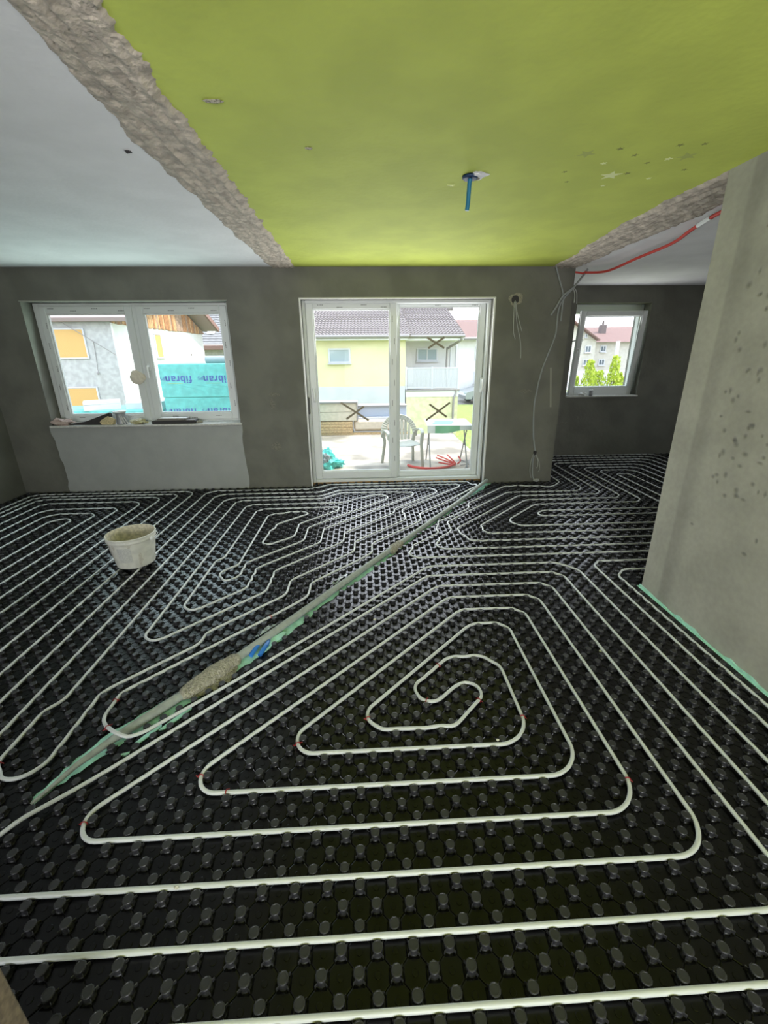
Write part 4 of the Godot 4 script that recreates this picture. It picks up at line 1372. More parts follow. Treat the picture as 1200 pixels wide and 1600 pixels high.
func outside_materials() -> void:
	M.lawn = mottled(Color(0.48, 0.55, 0.26), 0.15, 0.02, 80, 0.5, 0.95)
	M.terrace = mottled(Color(0.62, 0.585, 0.53), 0.24, 0.006, 81, 0.30, 0.9)
	M.asphalt = mottled(Color(0.55, 0.53, 0.51), 0.06, 0.02, 82, 0.3)
	M.yellow_wall = mottled(Color(0.82, 0.795, 0.635), 0.02, 0.01, 83, 0.3)
	M.pale_yellow = mottled(Color(0.83, 0.81, 0.66), 0.05, 0.015, 84, 0.5)
	M.plinth = mottled(Color(0.76, 0.76, 0.78), 0.02, 0.01, 85, 0.3)
	M.grey_wall = mottled(Color(0.80, 0.79, 0.79), 0.02, 0.01, 86, 0.3)
	M.stucco = mottled(Color(0.675, 0.67, 0.655), 0.05, 0.02, 87, 0.6)
	M.white_wall = mottled(Color(0.86, 0.86, 0.85), 0.015, 0.02, 88, 0.4)
	M.tiles = mottled(Color(0.46, 0.425, 0.42), 0.10, 0.03, 89, 0.8)
	M.slate = mottled(Color(0.46, 0.455, 0.455), 0.08, 0.05, 90, 0.8)
	M.red_roof = mottled(Color(0.45, 0.35, 0.33), 0.05, 0.02, 91, 0.3)
	M.gutter = mat(Color(0.55, 0.53, 0.52), 0.5, 0.2)
	M.brown_wood = mat(Color(0.48, 0.36, 0.32), 0.8)
	M.soffit = mat(Color(0.56, 0.49, 0.48), 0.8)
	M.shutter = mat(Color(0.78, 0.62, 0.36), 0.7)
	M.larch = mottled(Color(0.60, 0.42, 0.26), 0.12, 0.02, 92, 1.0, 0.75)
	M.larch_pale = mottled(Color(0.70, 0.55, 0.38), 0.12, 0.02, 93, 1.0, 0.75)
	M.larch_grey = mottled(Color(0.58, 0.48, 0.40), 0.12, 0.02, 94, 1.0, 0.8)
	M.wrap = mottled(Color(0.36, 0.70, 0.67), 0.05, 0.012, 95, 1.2, 0.4, 0.3, 0.012, 1.2)
	M.wrap_print = mat(Color(0.23, 0.34, 0.60), 0.5)
	M.wrap_line = mat(Color(0.52, 0.70, 0.50), 0.5)
	M.eps = mat(Color(0.74, 0.76, 0.76), 0.8)
	M.roll = mat(Color(0.52, 0.57, 0.58), 0.7)
	M.plank = mottled(Color(0.76, 0.63, 0.46), 0.10, 0.02, 96, 2.0, 0.8)
	M.beige_board = mottled(Color(0.79, 0.73, 0.65), 0.03, 0.02, 97, 1.0, 0.7)
	M.pool_blue = mat(Color(0.65, 0.68, 0.74), 0.3)
	M.chair = mat(Color(0.70, 0.70, 0.65), 0.45)
	M.green_print = mat(Color(0.48, 0.74, 0.56), 0.5)
	M.table_white = mat(Color(0.86, 0.89, 0.86), 0.4)
	M.steel = mat(Color(0.58, 0.58, 0.57), 0.45, 0.5)
	M.red_tube = mat(Color(0.88, 0.24, 0.20), 0.5)
	M.bag = mottled(Color(0.32, 0.76, 0.73), 0.15, 0.04, 98, 3.0, 0.35)
	M.car = mat(Color(0.54, 0.56, 0.58), 0.3, 0.4)
	M.tyre = mat(Color(0.13, 0.13, 0.14), 0.8)
	M.dark_glass = mat(Color(0.34, 0.38, 0.41), 0.12)
	M.pale_glass = mat(Color(0.60, 0.65, 0.67), 0.12)
	M.leaf = mat(Color(0.70, 0.76, 0.24), 0.6)
	M.leaf.backlight = Color(0.5, 0.55, 0.1)
	M.twig = mat(Color(0.36, 0.30, 0.22), 0.9)
	M.chimney = mottled(Color(0.42, 0.38, 0.37), 0.06, 0.03, 99, 1.0)
	M.rail_white = mat(Color(0.76, 0.76, 0.78), 0.5)

func outside() -> void:
	var mb := MB.new()
	mb.span(Vector3(-70, -1.6, -90), Vector3(70, -1.25, -0.6))
	single("lawn", mb, M.lawn, "bright green lawn behind the terrace", "lawn")
	mb = MB.new()
	mb.span(Vector3(-70, -1.249, -45), Vector3(70, -1.235, -19.8))
	single("road", mb, M.asphalt, "pale paved strip behind the lawn on which the silver car stands", "road")
	mb = MB.new()
	mb.span(Vector3(-9.0, -1.25, -4.28), Vector3(1.92, -0.12, -0.42), 0.02)
	single("terrace", mb, M.terrace, "bright dusty concrete terrace outside the sliding door", "terrace")
	chair()
	table()
	terrace_things()
	planter()
	insulation_stacks()
	yellow_house()
	grey_house()
	stucco_house()
	far_houses()
	car()
	bushes()

func house_window(parent: Node3D, x0: float, x1: float, y0: float, y1: float, z: float, glass: Material, posts := 0, sill := true) -> void:
	var mb := MB.new()
	frame_bars(mb, x0, x1, y0, y1, 0.055, z - 0.02, z + 0.035, 0.008)
	for k in posts:
		var x := lerpf(x0, x1, (k + 1.0) / (posts + 1.0))
		mb.span(Vector3(x - 0.02, y0, z - 0.01), Vector3(x + 0.02, y1, z + 0.03), 0.005)
	if sill:
		mb.box(Vector3((x0 + x1) * 0.5, y0 - 0.02, z + 0.05), Vector3(x1 - x0 + 0.06, 0.035, 0.14), 0.006)
	var w := part("window", mb, M.rail_white, parent)
	mb = MB.new()
	mb.span(Vector3(x0 + 0.05, y0 + 0.05, z - 0.005), Vector3(x1 - 0.05, y1 - 0.05, z + 0.01))
	part("pane", mb, glass, w)

# rows of curved tiles between eave and ridge
func tiled(mb: MB, a: Vector3, b: Vector3, up: Vector3, cols: int, rows: int, wave: float) -> void:     # a, b along the eave; up from the eave to the ridge
	var nrm := (b - a).cross(up).normalized()
	if nrm.y < 0.0:
		nrm = -nrm
	for r in rows:
		var p := a + up * (float(r) / rows)
		var q := a + up * ((r + 1.15) / rows)
		var lift := nrm * 0.035
		mb.grid(func(u: float, v: float) -> Vector3:
			var base := (p + (b - a) * u).lerp(q + (b - a) * u, v)
			return base + lift * (1.0 - v) + nrm * wave * absf(sin(u * cols * PI)), cols * 4, 1, nrm)
		mb.grid(func(u: float, v: float) -> Vector3:
			return p + (b - a) * u + (lift + nrm * wave * absf(sin(u * cols * PI))) * v, cols * 4, 1, -up)

func yellow_house() -> void:
	var t := thing("house", "yellow rendered house with white base and tiled roof across from the left door pane", "house")
	var mb := MB.new()
	mb.span(Vector3(-3.4, 0.51, -18.0), Vector3(1.36, 2.03, -10.0))
	part("wall", mb, M.yellow_wall, t)
	mb = MB.new()
	mb.span(Vector3(-3.4, -1.25, -18.0), Vector3(1.345, 0.51, -9.97))
	part("plinth", mb, M.plinth, t)
	house_window(t, -1.23, -0.49, 1.28, 1.75, -9.99, M.pale_glass)
	mb = MB.new()
	tiled(mb, Vector3(-3.6, 2.12, -9.62), Vector3(1.5, 2.12, -9.62), Vector3(0, 2.3, -7.6), 44, 32, 0.03)
	var rf := part("roof", mb, M.tiles, t)
	rf.set_meta("kind", "stuff")
	mb = MB.new()
	mb.prism(PackedVector2Array([Vector2(-9.62, 2.10), Vector2(-17.2, 4.38), Vector2(-18.3, 4.0), Vector2(-18.3, 2.02), Vector2(-9.9, 2.02)]), 5.05, Transform3D(Basis(Vector3(0, 0, 1), Vector3(0, 1, 0), Vector3(-1, 0, 0)), Vector3(1.48, 0, 0)))
	part("roof_body", mb, M.soffit, t)
	mb = MB.new()
	mb.tube([Vector3(-3.6, 2.10, -9.60), Vector3(1.45, 2.10, -9.60)], 0.055, 10)
	part("gutter", mb, M.gutter, t)
	mb = MB.new()
	mb.span(Vector3(-3.5, 1.99, -10.02), Vector3(1.4, 2.04, -9.66))
	part("soffit_board", mb, M.white_wall, t)

func grey_house() -> void:
	var t := thing("house", "grey house with white balcony rail and tiled roof seen through the right door pane", "house")
	var mb := MB.new()
	mb.span(Vector3(1.40, 0.30, -16.0), Vector3(3.36, 2.04, -11.0))
	part("wall", mb, M.grey_wall, t)
	house_window(t, 1.84, 2.60, 1.30, 1.74, -10.99, M.pale_glass, 1)
	mb = MB.new()
	frame_bars(mb, 3.05, 3.30, 0.45, 1.85, 0.05, -11.02, -10.97, 0.008)
	part("balcony_door", mb, M.rail_white, t)
	mb = MB.new()
	tiled(mb, Vector3(1.30, 2.13, -9.82), Vector3(3.30, 2.13, -9.82), Vector3(0.12, 1.13, -4.0), 17, 16, 0.03)
	var rf := part("roof", mb, M.tiles, t)
	rf.set_meta("kind", "stuff")
	mb = MB.new()
	mb.prism(PackedVector2Array([Vector2(-9.82, 2.11), Vector2(-13.8, 3.22), Vector2(-16.4, 2.6), Vector2(-16.4, 2.03), Vector2(-9.9, 2.03)]), 1.95, Transform3D(Basis(Vector3(0, 0, 1), Vector3(0, 1, 0), Vector3(-1, 0, 0)), Vector3(3.26, 0, 0)))
	part("roof_body", mb, M.soffit, t)
	mb = MB.new()
	for k in 9:
		mb.tube([Vector3(1.45 + 0.24 * k, 3.27, -13.8), Vector3(1.45 + 0.24 * k + 0.25, 3.29, -13.8)], [0.075, 0.085], 8)
	part("ridge_tiles", mb, M.tiles, t)
	mb = MB.new()
	mb.span(Vector3(1.36, 1.97, -11.0), Vector3(3.28, 2.04, -9.86))
	part("soffit_board", mb, M.white_wall, t)
	mb = MB.new()
	mb.tube([Vector3(1.36, 2.10, -9.80), Vector3(3.30, 2.10, -9.80)], 0.05, 10)
	part("gutter", mb, M.gutter, t)
	mb = MB.new()
	mb.tube(smooth([Vector3(3.20, 2.05, -9.82), Vector3(3.18, 1.96, -9.9), Vector3(2.92, 1.74, -10.6), Vector3(2.90, 1.6, -10.75), Vector3(2.90, 0.40, -10.75)], 4), 0.04, 8)
	mb.tube(smooth([Vector3(3.10, 0.37, -9.95), Vector3(3.10, 0.25, -9.95), Vector3(3.05, 0.12, -9.92), Vector3(3.03, 0.0, -9.92), Vector3(3.03, -1.2, -9.92)], 4), 0.04, 8)
	part("downpipe", mb, M.gutter, t)
	# balcony with its slatted rail over the yellow garage wall
	mb = MB.new()
	mb.span(Vector3(1.36, 0.33, -11.0), Vector3(3.24, 0.39, -9.93), 0.01)
	part("balcony_slab", mb, M.gutter, t)
	mb = MB.new()
	for x in [1.38, 2.27, 3.17]:
		mb.span(Vector3(x - 0.03, 0.39, -10.04), Vector3(x + 0.03, 1.14, -9.98), 0.008)
	mb.span(Vector3(1.38, 1.06, -10.03), Vector3(3.17, 1.11, -9.99), 0.006)
	mb.span(Vector3(1.38, 0.42, -10.03), Vector3(3.17, 0.46, -9.99), 0.006)
	var rail := part("balcony_rail", mb, M.rail_white, t)
	mb = MB.new()
	for k in 40:
		var x := 1.43 + 0.0435 * k
		mb.span(Vector3(x, 0.45, -10.02), Vector3(x + 0.034, 1.07, -10.0), 0.003)
	var sl := part("slats", mb, M.rail_white, rail)
	sl.set_meta("kind", "stuff")
	mb = MB.new()
	mb.span(Vector3(1.37, 0.14, -15.0), Vector3(3.20, 0.33, -9.95))
	part("fascia", mb, M.white_wall, t)
	mb = MB.new()
	mb.span(Vector3(1.38, -1.25, -15.0), Vector3(3.19, 0.14, -9.97))
	part("garage_wall", mb, M.pale_yellow, t)

func stucco_house() -> void:
	var t := thing("house", "grey and white house with orange shutters and larch clad gable outside the double window", "house")
	var mb := MB.new()
	mb.span(Vector3(-13.0, -1.25, -11.9), Vector3(-5.97, 2.34, -6.0))
	part("front_wall", mb, M.stucco, t)
	mb = MB.new()
	mb.span(Vector3(-5.97, -1.25, -11.9), Vector3(-5.93, 2.32, -5.998))
	part("side_wall", mb, M.white_wall, t)
	for w in [[-8.0, -6.635, 1.55, 2.195], [-8.0, -6.61, -0.2, 0.86]]:
		mb = MB.new()
		frame_bars(mb, w[0], w[1] + 0.035, w[2] - 0.035, w[3] + 0.012, 0.035, -6.0, -5.965, 0.008)
		var f := part("window", mb, M.rail_white, t)
		mb = MB.new()
		mb.span(Vector3(w[0] + 0.03, w[2], -5.995), Vector3(w[1], w[3] - 0.02, -5.975))
		part("shutter", mb, M.shutter, f)
	mb = MB.new()
	for s in [[-8.05, -8.0, 1.53, 2.16], [-8.45, -8.4, 1.53, 2.16]]:
		mb.span(Vector3(-5.94, s[2], s[0]), Vector3(-5.90, s[3], s[1]), 0.006)
	mb.span(Vector3(-5.94, 1.50, -8.48), Vector3(-5.86, 1.53, -7.97), 0.006)
	mb.span(Vector3(-5.94, 2.13, -8.45), Vector3(-5.90, 2.165, -8.0), 0.006)
	var f2 := part("window", mb, M.rail_white, t)
	mb = MB.new()
	mb.span(Vector3(-5.94, 1.53, -8.4), Vector3(-5.915, 2.13, -8.05))
	part("shutter", mb, M.shutter, f2)
	# eaves band and soffit over the grey wall
	mb = MB.new()
	mb.span(Vector3(-13.2, 2.34, -6.02), Vector3(-5.5, 2.42, -5.90), 0.01)
	part("eaves_board", mb, M.brown_wood, t)
	# larch boards of the gable, each on its own
	var r := rng(41)
	for k in 58:
		var z := -6.0 - 0.104 * k
		var top := 3.46 - absf(z + 9.0) * 0.38
		mb = MB.new()
		mb.span(Vector3(-5.95, 2.30 + r.randf_range(-0.02, 0.012), z - 0.098), Vector3(-5.905 + r.randf_range(0.0, 0.018), maxf(top, 2.36), z), 0.006)
		part("cladding_board", mb, [M.larch, M.larch_pale, M.larch_grey][r.randi_range(0, 2)], t)
	# the two roof slopes, with their overhang past the gable
	for s in [1.0, -1.0]:
		mb = MB.new()
		var e := Vector3(0, -0.38, s).normalized()
		var nrm := Vector3(0, e.z * s, 0.38 * s * absf(e.z)).normalized()
		var long: float = 3.45 if s > 0.0 else 3.26
		var mid: Vector3 = Vector3(-9.3, 3.60, -9.0) + e * long * 0.5
		mb.box(mid, Vector3(7.8, 0.10, long), 0.01, Basis(Vector3.RIGHT, nrm, Vector3.RIGHT.cross(nrm)))
		part("roof_slope", mb, M.soffit, t)
		mb = MB.new()
		mb.box(mid + Vector3(3.93, 0.02, 0), Vector3(0.05, 0.16, long + 0.05), 0.008, Basis(Vector3.RIGHT, nrm, Vector3.RIGHT.cross(nrm)))
		part("verge_board", mb, M.brown_wood, t)
	mb = MB.new()
	mb.tube([Vector3(-6.43, 1.92, -5.985), Vector3(-6.45, 1.55, -5.985), Vector3(-6.47, 1.20, -5.97)], 0.006, 6)
	part("hanging_wire", mb, M.gutter, t)
	mb = MB.new()
	blob(mb, Vector3(-6.47, 1.185, -5.96), Vector3(0.025, 0.03, 0.025), 3, 0.1)
	part("lamp_socket", mb, M.gutter, t)
	mb = MB.new()
	mb.lathe([Vector2(0.0, 0.02), Vector2(0.035, 0.02), Vector2(0.04, 0.0)], 12, Vector3(-5.93, 1.60, -10.6), Basis(Vector3.BACK, -PI / 2))
	part("vent_cap", mb, M.gutter, t)
	mb = MB.new()
	mb.tube([Vector3(-7.9, 2.9, -5.8), Vector3(-7.29, 2.53, -5.86), Vector3(-5.95, 1.60, -5.94)], 0.009, 6)
	single("overhead_cable", mb, M.gutter, "thin dark cable slanting across the grey house wall with the orange shutters", "cable")

func far_houses() -> void:
	# slate roof behind the turquoise stack
	var t := thing("house", "distant house with a grey slate roof and skylight behind the larch clad gable", "house")
	var mb := MB.new()
	mb.span(Vector3(-12.5, -1.25, -28.0), Vector3(-4.6, 1.95, -20.4))
	part("wall", mb, M.stucco, t)
	mb = MB.new()
	tiled(mb, Vector3(-12.8, 2.12, -19.9), Vector3(-4.4, 2.12, -19.9), Vector3(0, 2.1, -4.4), 24, 15, 0.02)
	var rf := part("roof", mb, M.slate, t)
	rf.set_meta("kind", "stuff")
	mb = MB.new()
	mb.span(Vector3(-12.8, 1.84, -20.3), Vector3(-4.4, 2.08, -19.8), 0.02)
	part("eaves_board", mb, M.brown_wood, t)
	mb = MB.new()
	mb.box(Vector3(-8.62, 2.80, -21.15), Vector3(0.42, 0.05, 0.42), 0.01, Basis(Vector3.RIGHT, 0.445))
	part("skylight", mb, M.white_wall, t)
	# white house at the right edge of the door view
	t = thing("house", "distant white house with a plain reddish roof right of the grey house balcony", "house")
	mb = MB.new()
	mb.span(Vector3(5.2, -1.25, -32.0), Vector3(9.0, 2.40, -22.0))
	part("wall", mb, M.white_wall, t)
	house_window(t, 6.64, 7.5, 1.20, 1.92, -21.98, M.dark_glass, 1)
	house_window(t, 6.64, 7.5, -0.21, 0.50, -21.98, M.dark_glass, 1)
	mb = MB.new()
	mb.prism(PackedVector2Array([Vector2(-21.4, 2.36), Vector2(-26.5, 3.72), Vector2(-32.4, 2.36)]), 4.5, Transform3D(Basis(Vector3(0, 0, 1), Vector3(0, 1, 0), Vector3(-1, 0, 0)), Vector3(9.3, 0, 0)))
	part("roof", mb, M.red_roof, t)
	mb = MB.new()
	mb.tube([Vector3(4.8, 2.36, -21.4), Vector3(9.3, 2.36, -21.4)], 0.08, 8)
	part("gutter", mb, M.gutter, t)
	# pale houses in the small window
	t = thing("house", "pale two storey house with a gabled wing seen through the small tilted window", "house")
	mb = MB.new()
	mb.span(Vector3(11.0, -1.25, -34.0), Vector3(15.1, 2.30, -24.0))
	mb.prism(PackedVector2Array([Vector2(11.0, 2.3), Vector2(15.1, 2.3), Vector2(13.3, 3.42)]), 6.0, Transform3D(Basis.IDENTITY, Vector3(0, 0, -30.0)))
	part("gable_wing", mb, M.exterior, t)
	mb = MB.new()
	mb.span(Vector3(15.1, -1.25, -34.0), Vector3(21.0, 2.2, -24.6))
	part("main_wall", mb, M.exterior, t)
	mb = MB.new()
	mb.prism(PackedVector2Array([Vector2(-24.2, 2.16), Vector2(-28.5, 3.30), Vector2(-34.4, 2.16)]), 10.4, Transform3D(Basis(Vector3(0, 0, 1), Vector3(0, 1, 0), Vector3(-1, 0, 0)), Vector3(21.4, 0, 0)))
	part("roof", mb, M.red_roof, t)
	mb = MB.new()
	mb.box(Vector3(14.25, 2.83, -26.8), Vector3(2.15, 0.10, 6.4), 0.02, Basis(Vector3.BACK, -0.556))
	mb.box(Vector3(12.1, 2.83, -26.8), Vector3(2.7, 0.10, 6.4), 0.02, Basis(Vector3.BACK, 0.451))
	part("wing_roof", mb, M.red_roof, t)
	house_window(t, 14.40, 14.82, 1.50, 1.95, -23.98, M.dark_glass, 1)
	house_window(t, 14.36, 14.82, 0.70, 1.10, -23.98, M.dark_glass, 1)
	house_window(t, 14.28, 14.46, 2.42, 2.68, -23.98, M.dark_glass, 0)
	house_window(t, 15.75, 16.15, 1.54, 1.94, -24.58, M.dark_glass, 1)
	house_window(t, 15.75, 16.18, 0.68, 1.09, -24.58, M.dark_glass, 1)
	house_window(t, 18.0, 18.4, 1.10, 1.62, -24.58, M.dark_glass, 1)
	mb = MB.new()
	mb.span(Vector3(11.0, -1.25, -23.99), Vector3(15.12, 0.36, -23.95))
	mb.span(Vector3(15.1, -1.25, -24.6), Vector3(21.0, 0.36, -24.55))
	part("plinth", mb, M.grey_wall, t)
	mb = MB.new()
	mb.span(Vector3(16.62, 2.3, -26.9), Vector3(17.02, 3.34, -26.5), 0.03)
	mb.tube([Vector3(16.82, 3.3, -26.7), Vector3(16.82, 3.62, -26.7)], 0.08, 8)
	part("chimney", mb, M.chimney, t)
	mb = MB.new()
	mb.tube([Vector3(16.35, -1.25, -23.6), Vector3(16.35, 2.2, -23.6)], 0.12, 8)
	part("downpipe", mb, M.grey_wall, t)

func car() -> void:
	var t := thing("car", "silver hatchback parked behind the lawn at the right edge of the door view", "car", Vector3(7.60, -1.235, -20.75), 0.12)
	var mb := MB.new()
	# the side outline of the body, with wheel arches
	var o := PackedVector2Array()
	for p in [[-2.0, 0.28], [-2.05, 0.48], [-1.98, 0.66], [-1.15, 0.86], [1.75, 0.90], [1.98, 0.80], [2.02, 0.45], [1.95, 0.26], [1.62, 0.25]]:
		o.append(Vector2(p[0], p[1]))
	for k in 9:
		var a := PI * k / 8.0
		o.append(Vector2(1.26 + 0.36 * cos(a), 0.28 + 0.36 * sin(a)))
	o.append(Vector2(0.88, 0.22))
	o.append(Vector2(-0.92, 0.22))
	for k in 9:
		var a := PI * k / 8.0
		o.append(Vector2(-1.28 + 0.36 * cos(a), 0.28 + 0.36 * sin(a)))
	mb.prism(o, 1.68, Transform3D(Basis.IDENTITY, Vector3(0, 0, -0.84)))
	mb.prism(PackedVector2Array([Vector2(-1.05, 0.86), Vector2(-0.35, 1.38), Vector2(0.2, 1.46), Vector2(1.2, 1.42), Vector2(1.8, 0.92), Vector2(1.75, 0.88)]), 1.44, Transform3D(Basis.IDENTITY, Vector3(0, 0, -0.72)))
	part("body", mb, M.car, t)
	mb = MB.new()
	for s in [-0.735, 0.705]:
		mb.prism(PackedVector2Array([Vector2(-0.86, 0.92), Vector2(-0.30, 1.33), Vector2(0.25, 1.38), Vector2(0.25, 0.92)]), 0.03, Transform3D(Basis.IDENTITY, Vector3(0, 0, s)))
		mb.prism(PackedVector2Array([Vector2(0.32, 0.92), Vector2(0.32, 1.38), Vector2(1.12, 1.35), Vector2(1.52, 0.95)]), 0.03, Transform3D(Basis.IDENTITY, Vector3(0, 0, s)))
	part("side_window", mb, M.dark_glass, t)
	mb = MB.new()
	mb.box(Vector3(-0.73, 1.12, 0), Vector3(0.03, 0.78, 1.30), 0.01, Basis(Vector3.BACK, -0.93))
	part("windscreen", mb, M.dark_glass, t)
	for x in [-1.28, 1.26]:
		for z in [-0.80, 0.80]:
			mb = MB.new()
			mb.lathe([Vector2(0.0, -0.09), Vector2(0.30, -0.09), Vector2(0.315, -0.05), Vector2(0.315, 0.05), Vector2(0.30, 0.09), Vector2(0.21, 0.09), Vector2(0.20, 0.07), Vector2(0.0, 0.07)], 20, Vector3(x, 0.315, z), Basis(Vector3.RIGHT, PI / 2 * signf(z)))
			var w := part("wheel", mb, M.tyre, t)
			mb = MB.new()
			for k in 5:
				var a := TAU * k / 5.0
				mb.box(Vector3(x + 0.105 * cos(a), 0.315 + 0.105 * sin(a), z + 0.08 * signf(z)), Vector3(0.20, 0.06, 0.03), 0.01, Basis(Vector3.BACK, a))
			part("rim", mb, M.car, w)
	mb = MB.new()
	for z in [-0.62, 0.62]:
		mb.box(Vector3(-1.95, 0.60, z), Vector3(0.14, 0.14, 0.34), 0.03)
	part("headlamp_glass", mb, M.pale_glass, t)

func bushes() -> void:
	var lm := MB.new()
	lm.poly([Vector3(0, 0, 0), Vector3(0.028, 0.045, 0.006), Vector3(0, 0.10, 0.0), Vector3(-0.028, 0.045, 0.006)], Vector3.BACK)
	var lmesh := lm.mesh()
	var spots := [[5.98, -6.5, 0.26, 1.32, "left pointed shrub of the pair in the small window"], [6.66, -6.5, 0.25, 1.42, "right pointed shrub of the pair in the small window"], [6.34, -6.7, 0.34, 1.04, "low rounded shrub between the two pointed ones in the small window"], [5.66, -6.6, 0.24, 0.92, "low shrub at the left edge of the small window's view"], [7.0, -6.8, 0.26, 0.98, "low shrub at the right edge of the small window's view"]]
	for i in spots.size():
		var s: Array = spots[i]
		var t := thing("shrub", s[4] + ", bright yellow-green leaves", "shrub", Vector3(s[0], -1.25, s[1]), 0.0)
		var r := rng(100 + i)
		var h: float = s[3] + 1.25
		var where := []
		for k in 1900:
			var y := h * (0.25 + 0.75 * r.randf())
			var f := 1.0 - y / h
			var rad: float = s[2] * (0.25 + 1.35 * pow(f, 0.75)) * sqrt(r.randf())
			if i == 2:
				rad = s[2] * (0.4 + pow(f, 0.6)) * sqrt(r.randf())
			var a := r.randf() * TAU
			var b := Basis(Vector3.UP, r.randf() * TAU) * Basis(Vector3.RIGHT, r.randf_range(-1.2, 0.8))
			where.append(Transform3D(b.scaled(Vector3.ONE * r.randf_range(0.45, 0.95)), Vector3(cos(a) * rad, y, sin(a) * rad)))
		stuff("foliage", lmesh, M.leaf, where, t)
		var mb := MB.new()
		mb.tube([Vector3.ZERO, Vector3(0.02, h * 0.5, 0), Vector3(0, h * 0.93, 0.01)], [0.03, 0.02, 0.006], 6)
		for k in 9:
			var a := r.randf() * TAU
			var y := h * r.randf_range(0.25, 0.75)
			mb.tube([Vector3(0, y, 0), Vector3(cos(a) * 0.2, y + 0.18, sin(a) * 0.2)], [0.01, 0.004], 5)
		part("stem", mb, M.twig, t)

func chair() -> void:
	var t := thing("garden_chair", "white plastic garden chair with a slatted round back standing on the terrace", "chair", Vector3(0.55, -0.12, -1.45), 0.20)
	# seat in front, towards the house; local z forward
	var mb := MB.new()
	mb.grid(func(u: float, v: float) -> Vector3:
		var x := (u - 0.5) * (0.44 - 0.05 * (1.0 - v))
		var z := -0.20 + 0.42 * v
		return Vector3(x, 0.40 - 0.02 * cos((u - 0.5) * PI) - 0.03 * (1.0 - v) - 0.03 * maxf(0.0, v - 0.85) / 0.15, z), 10, 10, Vector3.UP)
	mb.grid(func(u: float, v: float) -> Vector3:
		var x := (u - 0.5) * (0.44 - 0.05 * (1.0 - v))
		var z := -0.20 + 0.42 * v
		return Vector3(x, 0.392 - 0.02 * cos((u - 0.5) * PI) - 0.03 * (1.0 - v) - 0.03 * maxf(0.0, v - 0.85) / 0.15, z), 10, 10, Vector3.DOWN)
	part("seat", mb, M.chair, t)
	# back: a rounded rim and upright slats
	mb = MB.new()
	var rim := []
	for k in 25:
		var a := PI * (k / 24.0)
		rim.append(Vector3(0.265 * cos(a), 0.44 + 0.30 * pow(sin(a), 0.75), -0.215 - 0.085 * pow(sin(a), 0.75) + 0.10 * absf(cos(a)) * 0.4))
	for k in rim.size() - 1:
		var p: Vector3 = rim[k]
		var q: Vector3 = rim[k + 1]
		mb.box((p + q) * 0.5, Vector3(p.distance_to(q) + 0.012, 0.075, 0.016), 0.005, Basis(Vector3.BACK, atan2(q.y - p.y, q.x - p.x)))
	part("back_rim", mb, M.chair, t)
	for k in 7:
		mb = MB.new()
		var x := (k - 3) * 0.060
		var top := 0.45 + 0.28 * pow(maxf(0.0, 1.0 - pow(x * 1.25 / 0.262, 2.0)), 0.4)
		mb.box(Vector3(x * 1.02, (0.375 + top) * 0.5, -0.245), Vector3(0.046, top - 0.375, 0.010), 0.004, Basis(Vector3.BACK, -x * 0.9) * Basis(Vector3.RIGHT, -0.26))
		part("back_slat", mb, M.chair, t)
	for s in [-1.0, 1.0]:
		mb = MB.new()
		var arm := smooth([Vector3(0.262 * s, 0.47, -0.20), Vector3(0.272 * s, 0.565, -0.06), Vector3(0.275 * s, 0.575, 0.10), Vector3(0.262 * s, 0.545, 0.20)], 5)
		for k in arm.size() - 1:
			var p: Vector3 = arm[k]
			var q: Vector3 = arm[k + 1]
			mb.box((p + q) * 0.5, Vector3(0.052, 0.016, p.distance_to(q) + 0.01), 0.005, Basis(Vector3.RIGHT, atan2(-(q.y - p.y), q.z - p.z)))
		part("armrest", mb, M.chair, t)
		mb = MB.new()
		for b in [[Vector3(0.262 * s, 0.545, 0.195), Vector3(0.245 * s, 0.39, 0.20), Vector3(0.262 * s, 0.0, 0.235)], [Vector3(0.255 * s, 0.46, -0.20), Vector3(0.235 * s, 0.36, -0.20), Vector3(0.265 * s, 0.0, -0.275)]]:
			mb = MB.new()
			for k in 2:
				var p: Vector3 = b[k]
				var q: Vector3 = b[k + 1]
				var d := (q - p).normalized()
				var side := d.cross(Vector3.BACK).normalized()
				mb.box((p + q) * 0.5, Vector3(0.055 - 0.008 * k, p.distance_to(q) + 0.01, 0.034), 0.008, Basis(side, -d, side.cross(-d)))
			part("leg", mb, M.chair, t)

